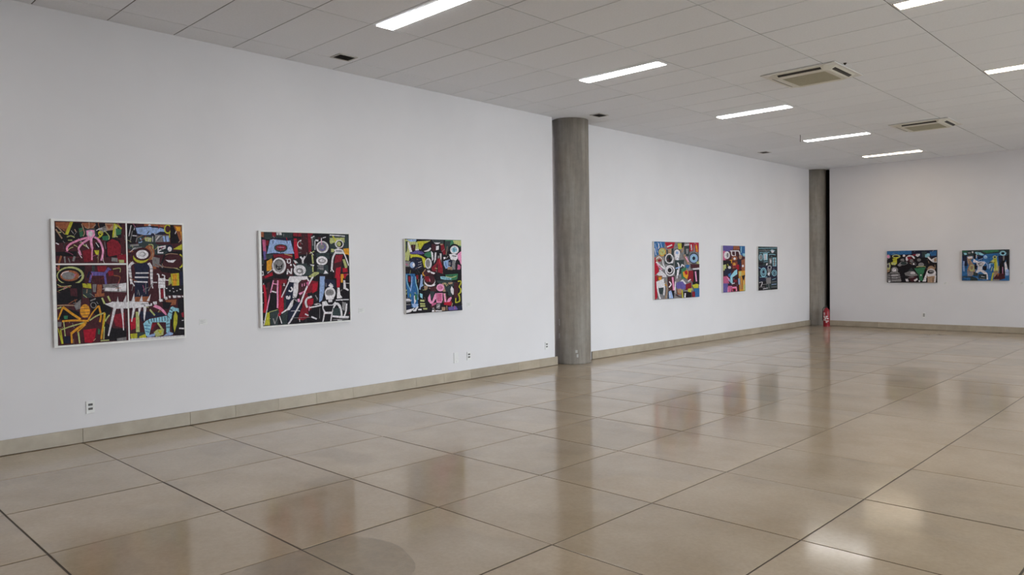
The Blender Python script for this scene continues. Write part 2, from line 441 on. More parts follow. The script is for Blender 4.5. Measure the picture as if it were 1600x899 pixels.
# ------------------------------------------------------------------ paintings
PAL = {'k': (30, 27, 32), 'm': (66, 34, 40), 'w': (204, 200, 205), 'g': (122, 119, 121), 'r': (122, 32, 44), 'R': (158, 28, 46), 'p': (222, 140, 176),
       'P': (176, 88, 124), 'y': (172, 168, 52), 'o': (198, 140, 44), 'G': (54, 108, 78), 'b': (138, 160, 200), 'v': (92, 82, 142), 'n': (34, 36, 56),
       't': (152, 124, 102), 'l': (166, 170, 112), 'u': (48, 96, 146), 'c': (136, 184, 200), 's': (140, 84, 58), 'd': (50, 60, 62)}
ART = {
    (1, 0): 'mP21,1160,657,1169,649,749,20,753;kP33,1139,599,1144,596,1009,34,948;sP36,1139,157,1143,119,1049,76,1084,38,1097;mP34,934,266,951,301,770,29,764;kP32,870,205,878,204,828,31,835;tS33,1072,43,1079,81,988,91,995;tS42,1100,48,1108,106,1028,113,1035;yP156,1147,181,1148,135,1025,109,1031;GP224,1088,257,1096,261,1017,235,1009;lS126,1002,124,1011,157,1013,158,1023,187,1000,191,1009;lS133,974,134,982,169,974,169,983;wS32,947,37,956,57,933,61,942;lS56,1043,56,1052,81,1044,81,1053;tS188,1078,195,1082,200,1053,207,1057;lS179,933,182,939,211,915,214,921;lS260,932,265,941,290,915,294,924;lS229,955,231,962,256,948,257,955;gS90,968,94,972,109,947,112,951;sP252,1140,371,1144,353,1092,283,1090;tS247,1131,256,1134,268,1052,277,1054,257,1018,266,1015;tS275,1100,279,1108,313,1088,307,1093,319,1149,311,1149;tS339,1092,334,1098,374,1126,368,1132;tP453,1143,529,1142,521,1082,458,1073;sP460,1132,522,1134,486,1088;gP390,1093,452,1117,472,1073,416,1049;GP422,1020,484,1029,483,977,428,983;lS442,1070,447,1075,481,1020,488,1023,473,977,480,976;yS386,1048,393,1064,415,1039,431,1038,376,1004,386,991;yO411,1046,18,0,-1,-20,231,231;lP529,1134,564,1135,547,1015,512,1007;GP545,1097,598,1092,590,1043,547,1030;yS530,1143,545,1141,511,1016,526,1014;yS545,1129,554,1141,593,1089,603,1101;lS524,1025,528,1035,559,1011,563,1021;dP276,1082,363,1094,385,1012,287,1001;pP287,1070,323,1078,358,1076,363,1030,341,998,307,1002,290,1030;wE323,1041,20,1,-1,-27;kP360,960,407,954,406,902,365,902;yP351,887,393,887,387,839,364,850;rP251,879,318,901,342,784,262,777;pS307,1016,311,998,238,996,243,978,158,958,166,942,118,918,133,909,116,876,133,876;pS311,1004,320,988,248,958,259,944,213,911,228,904,217,876,233,881,229,838,245,844;pS319,1002,339,1002,317,951,338,953,325,899,345,903;pS329,909,341,908,325,850,338,850,323,795,335,795;pS351,1003,361,1019,387,977,401,989,411,921,428,927,418,866,435,865,401,792,418,788;kP456,976,519,1011,581,986,591,829,451,821;rP463,962,511,996,560,978,587,934,585,851,479,828,466,843;sS68,838,83,832,47,774,63,768;gS94,827,107,829,99,771,112,773;gS176,834,193,828,162,788,179,782;gS129,812,136,815,141,772,148,775;rP549,843,634,851,632,768,555,784;gP500,821,555,813,554,776,499,784;lP563,798,612,798,611,768,567,770;tS381,850,387,850,379,773,385,773;wS364,959,369,962,390,915,395,918',
    (1, 1): 'mP20,753,653,749,633,-35,9,5;kP29,750,267,741,262,544,24,558;sS45,751,64,748,37,701,56,698;lE147,652,113,-2,-2,-85;kE141,650,99,-2,-2,-71;sE141,652,79,-1,-1,-50;gE131,652,55,-1,-1,-36;wS73,655,69,659,89,679,86,684,133,690,132,696;mP274,748,589,746,584,558,283,566;rP374,738,453,741,451,687,380,685;dP327,748,354,747,353,689,329,689;vP319,689,434,679,464,724,478,724,472,687,447,664,440,649,328,649;vS313,662,330,657,295,588,312,583;vS428,668,446,670,437,564,455,566;nS299,692,313,687,279,634,293,628;vS460,710,465,724,491,696,496,710;rP463,687,514,694,516,648,474,644;lS511,705,510,714,572,712,576,720,569,678,577,678;sS515,644,517,654,568,631,576,636,551,575,561,572;kP31,589,243,584,232,403,26,390;lS36,571,38,578,74,552,75,559,152,557,151,564;sS43,547,43,556,144,542,145,551;mP138,536,196,534,198,458,143,468;yP243,580,316,575,318,529,246,542;dP242,529,322,523,319,443,246,446;tS278,525,286,524,273,489,281,488;lS245,472,249,477,278,442,281,447;gP329,569,363,568,354,493,331,497;sP370,566,411,564,401,458,360,452;gP417,565,627,575,625,484,429,498;wP437,535,544,528,544,498,436,505;wP560,565,627,575,625,499,561,494;mP422,480,533,487,497,443,435,453;sP347,478,429,483,428,453,346,449;kP293,444,407,447,494,324,435,208,316,311;gS307,409,303,420,355,429,351,440;gO331,373,18,-18,-14,-18,143,156;gS356,403,362,406,369,380,375,384;gP166,380,226,432,221,345,184,336;tS29,378,29,388,95,378,96,388,166,373,166,383;lS33,349,29,360,65,362,61,373;kP95,358,210,317,209,266,72,231,42,276;GP80,288,115,286,111,256,83,257;gP28,234,60,232,58,189,30,191;mP188,224,369,271,390,33,216,26;nP75,102,126,98,125,30,77,34;rP492,272,605,288,601,137,518,166;kP429,209,503,144,616,136,613,15,424,31;oE258,321,42,-2,-2,-64;sS223,340,223,347,297,342,297,348;sS221,307,220,313,299,309,298,315;sS224,280,224,286,295,281,295,288;sS231,364,231,369,291,365,291,370;sS228,259,228,264,288,259,288,264;oS224,256,213,238,151,314,139,297,82,376,70,360;oS69,370,82,363,25,258,38,251;oS288,237,287,220,169,248,169,231,66,247,66,230;lS74,234,83,234,83,101,92,101;lS252,222,255,210,147,196,150,185,50,166,53,155;yS25,175,35,178,56,30,66,33;yS46,160,56,161,62,31,72,32;oS261,228,272,210,187,174,199,156,128,127,139,109;oS131,117,146,117,134,31,148,30;oS257,201,263,193,183,134,189,126;lS189,128,202,130,199,25,212,26;oS286,229,275,236,327,299,318,307,379,362,370,371;oS369,365,385,368,384,270,401,270,373,214,389,209;lS297,226,291,237,358,266,353,278,430,291,425,304;oS417,299,434,296,405,211,422,208,381,50,399,46;yS426,291,435,289,417,210,426,208,402,152,411,149;lS434,212,424,220,455,248,445,256,473,269,464,278;lS416,165,425,164,407,47,415,46;GP366,154,382,138,378,94,361,102;RP239,146,349,155,332,38,308,22,249,29;tS325,36,320,42,345,57,341,62;lS399,436,413,442,421,378,435,384;lS450,450,464,457,472,400,485,406;lS383,28,383,40,459,29,458,41;gP528,45,613,53,613,15,528,15',
    (1, 2): 'mP638,1164,1222,1161,1200,-19,618,5;kP651,1142,734,1143,729,954,648,953;sP807,1151,1011,1154,1010,1119,807,1121;wS666,1025,659,1026,690,1131,683,1133;gS676,968,668,970,700,1078,692,1080;wS695,1028,695,1037,734,1026,735,1035;gS730,969,722,971,750,1040,742,1042;wS720,1126,725,1125,708,1088,714,1086;wE859,1134,13,0,0,-13;nP715,1118,874,1134,1010,1119,1031,1065,977,1044,871,1030,739,1035;bP727,1109,859,1124,888,1115,964,1114,1002,1102,1012,1076,963,1079,917,1053,879,1061,868,1044,805,1040,740,1054;dP738,1027,916,1031,914,953,744,951;bS762,1010,773,1015,775,976,786,973,750,972,753,960;lP804,1012,834,1021,878,1013,870,974,814,981;wS883,1030,889,1030,882,976,888,976;gP909,1046,1046,1042,1052,977,907,973;bP977,1032,1046,1034,1045,979,991,978;wS918,990,912,994,953,1033,947,1038;nS932,982,928,987,976,1029,977,1035,980,977,986,978;nS1004,1040,1012,1041,1010,978,1018,979;yO1034,1106,31,1,-1,-41,200,154;yS1043,1073,1054,1073,1044,1016,1055,1017;kP1057,1144,1103,1146,1154,965,1060,959;sP1088,1145,1186,1144,1185,1013,1154,981,1128,1055;oP1111,1134,1166,1132,1157,1084,1118,1091;oS1159,1083,1170,1085,1173,988,1184,990;tS1141,970,1135,975,1165,994,1160,999;yP1082,904,1187,959,1185,897;dP650,950,929,954,926,845,649,904;gS671,925,670,945,751,933,750,953;gS692,896,691,913,780,909,779,925;sS656,867,654,881,699,874,697,889;dP922,950,1036,947,1034,853,919,845;wS933,916,932,929,1010,927,1008,941;wS928,926,941,927,929,860,943,861;wS942,860,942,873,984,862,984,875;wS945,883,941,892,1011,914,1006,924;nE1047,908,35,0,-1,-42;wE1047,904,21,0,-1,-25;kP938,712,987,845,1042,880,1195,889,1193,654,968,673;mP968,743,1002,829,1042,857,1151,853,1166,750,1124,709,984,716;yS1142,848,1152,858,1176,812,1190,816,1169,752,1183,747,1138,719,1149,710;wP1001,798,1048,792,1110,799,1078,768,1032,773;tS966,757,971,761,991,723,993,729,1123,709,1124,715;tS1004,842,1002,848,1049,856,1049,862,1127,850,1128,856;gS934,745,944,757,972,714,981,726;sS879,750,909,753,884,673,915,675;gP873,829,948,814,938,720,879,736;sE848,868,51,0,-2,-74;tS849,919,858,924,877,867,887,869,867,799,878,798;lS842,944,844,953,881,940,887,947,880,906,889,907;yE770,825,75,0,-2,-60;mE781,853,83,1,-1,-64;wE782,850,58,1,-1,-44;gE785,852,30,0,-1,-22;wE781,852,25,0,-1,-17;nP699,759,846,769,848,721,832,675,829,397,679,403,711,676;mP651,715,708,715,702,448,651,450;wS690,784,708,764,650,742,674,734,651,661,677,662;wS653,668,675,671,658,615,681,618,664,562,687,565;wS827,759,850,773,850,718,876,724,849,628,876,628;wS851,635,874,636,855,550,877,551;nS644,713,644,717,687,713,687,717;nS646,683,647,687,686,678,686,683;nS649,649,649,653,689,648,689,652;nS652,614,652,619,692,617,691,622;nS655,584,655,589,691,587,691,592;nS844,703,844,708,882,707,881,711;nS843,669,843,673,881,668,881,673;nS842,634,842,638,880,633,880,638;nS845,595,845,600,883,598,882,603;wS714,662,715,675,838,661,838,674;wS705,621,705,634,834,618,835,631;wS696,579,697,592,823,571,824,584;mP885,705,938,705,929,362,869,380;wS912,652,920,664,926,644,939,649,929,603,942,604;wS961,642,966,654,984,633,995,638,975,604,987,601;wP926,604,992,594,994,516,926,514;gS927,578,927,582,992,573,992,577;gS926,551,927,555,991,545,991,549;wS916,578,916,567,874,579,874,568;wS996,590,997,599,1031,587,1031,597;yP1050,656,1132,663,1133,520,1106,501,1063,502;oP1067,654,1114,654,1103,509,1072,518;sS1066,590,1066,596,1117,589,1117,595;lP1027,609,1047,625,1057,561,1026,539;nP1142,679,1186,678,1186,510,1142,512;kP995,534,1183,537,1184,441,992,440;kP1116,404,1179,410,1177,10,1098,24;wP927,614,998,613,987,538,930,524;gS927,581,927,585,996,575,996,579;gS928,554,928,558,992,552,992,556;wS929,522,944,522,932,399,947,399;wS974,520,987,521,978,409,992,409;rP948,504,976,504,975,417,950,417;wS998,505,998,516,1013,505,1013,516;wS1032,481,1032,492,1044,480,1044,491;wS1064,504,1064,514,1075,504,1075,513;wS1102,479,1102,489,1114,479,1114,488;wS1133,494,1135,503,1148,490,1151,499;wS1072,469,1069,477,1083,473,1081,480;wS665,586,673,592,696,539,705,545;wS851,591,861,593,868,513,878,516;gS831,487,824,491,877,567,871,571;gS804,570,810,570,801,463,807,462;gS687,559,693,557,671,498,677,497;gS726,457,721,458,731,500,733,506,742,449,748,450;sP701,436,841,438,840,384,700,382;wP824,362,862,369,861,344,827,340;wP869,381,906,384,908,356,878,353;wP926,402,962,406,965,382,934,378;wP984,425,1009,427,1013,400,990,396;wP1023,435,1045,434,1041,411,1026,415;wP1062,438,1102,436,1100,413,1069,412;wP1109,436,1145,431,1144,414,1112,415;wP1154,433,1181,429,1181,415,1156,418;sP991,393,1100,397,1091,342,1005,338;kP960,379,1052,367,1019,298,966,316;nP734,297,957,269,987,236,850,229,760,188;RP645,225,705,237,699,131,657,114;lP705,291,735,289,738,93,703,92;yP649,79,714,82,714,19,655,31;dP714,91,787,86,757,34,712,23;yP731,48,787,69,802,22,734,17;rP849,167,903,175,862,104,840,105;lP869,80,908,107,970,104,961,48,890,30;yP907,93,953,94,936,52;lS832,302,843,312,879,241,890,251;lS902,166,917,176,947,96,962,106;pP868,332,891,355,936,333,981,288,1003,247,987,244,943,294,905,315;kE1085,168,42,-3,-4,-134;yP1085,285,1108,230,1101,151,1072,64,1062,137,1069,232;cP773,172,798,197,835,214,1002,236,1033,202,1020,170,857,180,842,117,823,49,794,51,781,125;cP990,185,1033,202,1023,61,992,67;cP1006,242,1042,319,1059,327,1084,312,1121,304,1122,261,1101,278,1058,276,1042,194;bP801,50,884,70,876,39,808,34;bP959,33,1018,76,1060,57,1052,39;uS781,152,782,159,833,141,834,148;uS784,121,785,128,832,110,833,117;uS790,90,792,97,827,79,829,87;nS817,207,823,208,827,167,833,169;nS844,216,849,218,854,181,860,183;nS870,221,876,221,873,182,879,182;nS896,222,902,222,897,183,903,183;nS923,224,929,224,923,181,929,181;nS949,227,955,227,950,182,957,182;nS976,229,982,229,979,182,985,182;nS1003,231,1009,232,1006,180,1012,180;nS995,146,993,153,1028,152,1027,158;nS994,115,993,121,1027,117,1026,123;nS1018,271,1020,277,1052,254,1055,259;nS1030,298,1033,304,1056,281,1060,287;wS1120,95,1120,108,1176,89,1176,103;wS1149,176,1147,183,1171,178,1170,186;rP1144,256,1177,266,1176,210,1152,215;wP633,36,583,33,1186,29,1185,13,633,14',
    (1, 3): 'wP433,375,496,399,687,389,693,337,621,329,529,330,487,347;wS433,374,433,384,495,375,495,385;wP534,390,546,448,553,389;wP503,339,530,337,458,73,447,77;wP550,393,825,382,827,338,691,326,549,338;wP593,393,623,460,625,392;wP665,390,695,475,699,388;wP742,390,767,455,772,389;wP809,392,851,462,834,390;wP567,343,593,338,592,198,582,214;wS575,304,584,305,582,214,591,214,585,119,594,119;wP679,330,704,329,668,195,660,200;wP730,328,758,330,730,240;wP777,333,807,331,784,196,777,218;kS591,324,591,329,676,314,677,319;kS758,362,758,367,824,363,824,368;kE839,361,7,0,0,-9;kE834,326,6,0,0,-6;gE790,348,8,-1,0,-7',
    (2, 0): 'kP5,1069,1187,1080,1178,6,-5,16;sP21,1063,62,1064,61,1001,20,1007;dP69,1058,413,1067,411,983,67,983;rP158,1061,207,1062,206,1011,164,1010;rP424,1071,680,1073,668,1014,427,1022;mS481,1069,492,1069,480,1020,490,1020;mS548,1071,558,1071,543,1018,553,1018;wP215,1065,277,1064,280,1032,217,1030;mS238,1049,245,1051,241,1027,248,1028;gS171,1022,178,1024,185,993,191,996;gS302,1045,308,1045,301,1016,308,1016;PP39,976,80,974,89,762,61,750,50,838;vP50,850,84,844,78,756,54,756;rP87,971,121,965,106,908,86,914;nP150,997,412,1002,436,814,83,813;bP135,975,170,982,339,969,389,973,431,824,350,820,265,830,166,829,94,819;wS169,979,172,984,189,970,192,975;dE266,881,92,1,-1,-48;bO266,887,91,1,-1,-56,86,125;rE266,887,64,1,-1,-33;mS235,909,241,910,241,858,247,859;mS271,916,277,917,276,855,283,856;pS224,894,224,898,308,889,309,893;nS166,972,173,972,165,934,172,934;nS336,968,342,969,343,936,348,937;RP430,996,466,997,487,775,442,762,430,866;mP470,990,603,1000,599,815,480,814;wE531,929,58,1,-1,-53;mE520,932,38,1,-1,-34;rS485,940,489,950,547,921,552,931;mS480,837,482,857,591,831,593,851;gS489,831,488,837,526,838,525,843;dP77,819,166,813,151,762,82,762;rP166,813,407,821,406,762,179,775;lS306,818,308,823,406,792,408,797;oP88,737,151,769,157,711,141,635,85,623;dP65,624,155,635,147,585;mE240,685,96,0,-3,-105;wE238,685,87,0,-2,-92;gE236,689,66,-1,-1,-72;kP195,711,222,679,254,679,287,714,271,653,232,634,201,657;gE222,663,11,0,-1,-9;gE253,665,12,0,0,-9;wS214,629,214,633,253,629,253,633;kS193,735,191,739,234,748,234,751,276,735,277,738;RP57,567,154,610,160,578,63,548;rS31,551,27,559,156,612,152,620;wP14,627,45,630,50,580,16,574;kE29,602,11,0,0,-15;gS16,689,15,698,47,692,46,701;dP15,800,61,743,60,712,12,706;mP327,762,406,775,409,567,329,569;wS336,756,353,756,335,717,352,717;wS345,750,344,762,372,755,382,763,371,723,382,717,346,721,348,710;wP417,749,449,743,478,716,441,710;wE386,694,12,0,0,-12;dP434,710,596,709,593,564,430,567;wS336,647,355,645,328,589,346,587;wS335,638,349,648,377,589,391,598;wS386,656,403,654,377,591,395,590;wS500,782,518,795,532,746,551,759;wS562,797,582,786,530,752,553,746,529,710,552,710;wE498,631,80,-1,-2,-62;gE498,625,46,-1,-1,-32;wE492,622,25,-1,-1,-16;wP412,710,448,684,433,658;mP528,1070,663,1067,657,815,522,815;rP610,1059,662,1060,653,842,620,841;dP654,1034,715,1035,695,855,658,868;gS661,1013,676,1015,670,914,685,916;wS656,1002,651,1012,702,1023,697,1033;kP708,1068,918,1067,914,938,713,968;mP745,1016,791,1017,783,990,745,989;dP894,1053,1167,1052,1169,790,912,823;lP908,1012,1117,1020,1116,961,915,952;yS941,1037,956,1044,987,963,1002,970;lO931,972,22,1,-1,-27,214,150;wS905,1040,906,1052,1012,1036,1013,1048,1121,1031,1122,1043;wS708,972,712,992,750,966,754,986;wS701,975,711,975,698,868,709,869;wE804,900,86,1,-2,-73;gE803,903,63,1,-2,-57;vE803,902,46,0,-1,-42;gE798,906,37,1,-1,-33;wS788,1010,802,1010,783,963,797,963;wS812,1006,810,1015,855,1015,853,1024;pS787,983,794,984,793,929,801,930;gE790,796,70,0,-1,-27;dP718,829,896,836,902,762,724,775;wE794,741,76,-1,-1,-53;gE794,739,53,-1,-1,-29;wE794,741,34,-1,0,-17;kS770,734,769,737,824,744,823,747;lS633,820,628,830,698,846,693,857;lS654,814,674,816,663,708,683,710;lS660,675,677,676,662,609,679,610;wP631,703,692,692,680,676,646,683;dP722,695,877,688,874,573,720,602;gP730,689,814,681,813,628,736,642;nS729,665,730,672,845,658,845,664;wP812,587,836,631,879,590;dP585,670,661,682,658,576,583,571;lP605,557,690,609,751,608,750,588,711,569,665,536;wE1040,941,62,1,-1,-52;kE1040,941,45,1,0,-38;lE1032,941,29,0,0,-29;oP1093,886,1175,893,1177,803,1112,817;lP921,884,968,878,960,844,920,843;wP960,871,1017,892,1089,872,1104,824,991,823;nS984,853,984,862,1072,850,1073,859;kP951,816,1161,817,1171,540,936,531;rP983,810,1088,813,1053,707,956,694;mP949,708,1070,734,1048,529,952,531;RP987,653,1052,666,1032,529,968,530;lP1078,755,1111,762,1149,665,1116,638;oP1050,584,1099,590,1089,528,1048,529;RP1076,652,1141,651,1156,575,1097,528,1082,583;kS1043,578,1041,596,1165,587,1163,605;wS973,848,994,839,931,778,954,773,916,682,940,679,911,641,935,639;wS917,611,904,615,922,634,925,646,944,602,956,609;wS1081,848,1096,854,1120,773,1135,778,1158,677,1174,681;gS1132,565,1130,573,1165,571,1163,579;mP19,552,343,539,323,294,16,319;kP18,533,160,549,119,303,16,307;RS29,474,59,478,44,380,74,381,44,243,74,240,25,171,55,163;tS86,494,92,493,77,425,84,424;wS37,495,45,495,37,476,45,476;wS12,384,11,394,39,386,38,396;wS9,271,8,281,36,273,35,283;wP8,232,21,231,20,193,7,194;mP82,494,117,506,105,303,78,304;pS156,525,169,522,129,431,142,427,87,280,101,277,68,192,81,189;wS70,198,80,196,47,104,57,102,28,30,38,27;pS206,523,224,522,199,408,218,407,199,299,217,299,194,210,213,209;pS157,481,159,491,206,473,208,483;kP114,385,197,376,193,210,109,195;wS134,396,139,409,192,379,196,392;RP235,471,263,477,280,309,284,193,233,125,213,183;rP222,529,328,527,312,462,227,465;mP263,483,342,481,274,341,253,348;wS286,489,297,489,285,460,297,460;wS277,458,277,463,305,457,305,462;nP342,487,443,498,424,303,320,204,278,206,295,321;dS289,309,314,307,279,168,303,165;dP116,188,221,189,202,17,112,30;dP248,150,334,177,316,16,245,21;nP334,184,482,288,509,195,359,33,330,28;lS103,166,101,174,208,190,206,197;yP74,165,105,167,106,24,43,28;gS215,159,224,156,163,34,172,31;RP206,145,241,143,219,106;wS221,118,231,120,247,33,257,35;gS140,96,156,99,160,31,176,34;wP365,565,593,561,592,528,502,510,472,484,364,500,343,526;wS350,516,363,510,298,420,311,415,249,332,262,326;wS343,395,351,412,378,384,373,401,404,414,384,415,385,446,368,437;wS311,342,329,343,316,311,330,322,353,301,358,317;wS352,345,368,344,351,312,367,312;wS319,338,329,347,347,311,357,320;wP414,486,487,484,454,348,439,316,395,317,404,382;mP472,484,577,521,636,494,588,363,498,320,466,367;wS512,470,521,470,511,444,520,444;wS534,476,543,476,537,446,546,447;wS564,485,573,485,563,449,572,449;pP473,367,544,397,555,384,491,346;pP453,302,483,307,489,274,467,262;gS435,319,428,312,399,347,393,340;gP402,310,468,288,452,269,402,304;wP380,285,409,304,393,226,356,183,320,178,255,143,248,156,320,197;wS549,348,566,339,496,272,512,262,419,157,436,148,352,58,368,48,324,31,337,19;wS584,379,593,373,538,321,546,315;rP509,195,547,206,545,140,506,57,455,66;wS370,166,370,171,479,164,479,169;wS463,166,466,175,485,159,488,167;wS473,71,481,72,476,39,484,39;gS375,88,375,93,566,80,566,85;wS549,121,556,132,579,106,585,117;rP530,522,733,498,722,385,578,363,650,241,617,96,511,50;RP656,473,732,478,707,385,653,360;mP508,523,589,508,571,390,504,365;pS516,477,526,476,515,444,526,444;pS546,483,556,482,545,450,555,449;pS506,368,502,376,551,386,547,394;wS575,544,590,551,603,497,619,505;wS657,558,674,548,617,505,635,496,562,420,581,412,507,303,526,296,492,271,511,263;PP574,488,619,507,595,428;bP757,558,827,557,815,388,781,275,742,250;nP818,523,968,513,981,417,824,429;gS835,476,846,475,834,435,845,435;wS871,443,887,466,926,414,942,437;wS892,470,899,478,931,442,938,450;kP960,534,1065,532,1044,347,978,267,965,384;RP985,554,1041,553,1030,423,989,417;oP1049,553,1081,552,1072,477,1047,477;RP1090,552,1122,551,1105,510;wP997,417,1026,416,1036,327,1075,291,986,287;wP1084,504,1109,503,1119,413,1159,391,1151,371,1094,400,1082,394;wS1112,466,1112,472,1169,461,1170,467;kP1061,388,1167,370,1165,273,1059,285;gS1049,372,1041,377,1065,392,1057,397;wE893,356,75,-3,-2,-72;gE889,362,57,-1,-1,-39;kS854,359,853,362,924,360,924,363;gE885,366,32,-1,0,-19;wP825,327,959,329,938,282,836,280;wP863,285,923,283,918,249,866,248;wS970,261,970,274,1075,264,1075,276,1156,261,1157,273;kP726,197,787,181,801,126,775,20,706,24;kP588,164,725,184,744,22,615,17;gS745,183,751,183,738,63,745,62;wS770,226,774,211,694,213,697,198,610,203,613,189;wS640,335,650,313,575,312,593,294,547,259,574,257,569,194,594,201;pS604,217,613,216,599,157,607,156;RP584,297,667,300,658,234,590,230;gS684,336,697,342,713,288,727,294;wS672,229,674,237,718,221,719,228;wS546,120,554,133,590,98,598,111;wS627,81,636,97,699,50,707,66;gS512,84,512,88,616,81,616,85;wP781,255,836,266,866,218,921,215,962,254,977,213,952,187,914,107,809,112,783,174;kP803,207,929,208,945,228,911,134,825,135,795,181;wS801,120,801,133,915,114,915,127;kP812,106,902,104,888,13,787,19;wS800,121,817,118,787,61,804,57,775,15,791,11;wS906,115,923,112,893,62,910,58,884,11,901,8;wS950,213,956,242,990,207,1012,230,1015,166,1049,172,1028,71,1063,73;wS1112,221,1133,219,1102,140,1123,135,1076,73,1096,67;wS1059,243,1073,243,1065,153,1079,153;wS916,68,919,91,1036,51,1038,74,1151,44,1152,67;gS925,33,924,43,1143,30,1143,40;wS988,23,988,32,1053,19,1053,28;gP1058,243,1115,234,1104,138,1072,139;dP928,174,1024,169,1038,79,926,86',
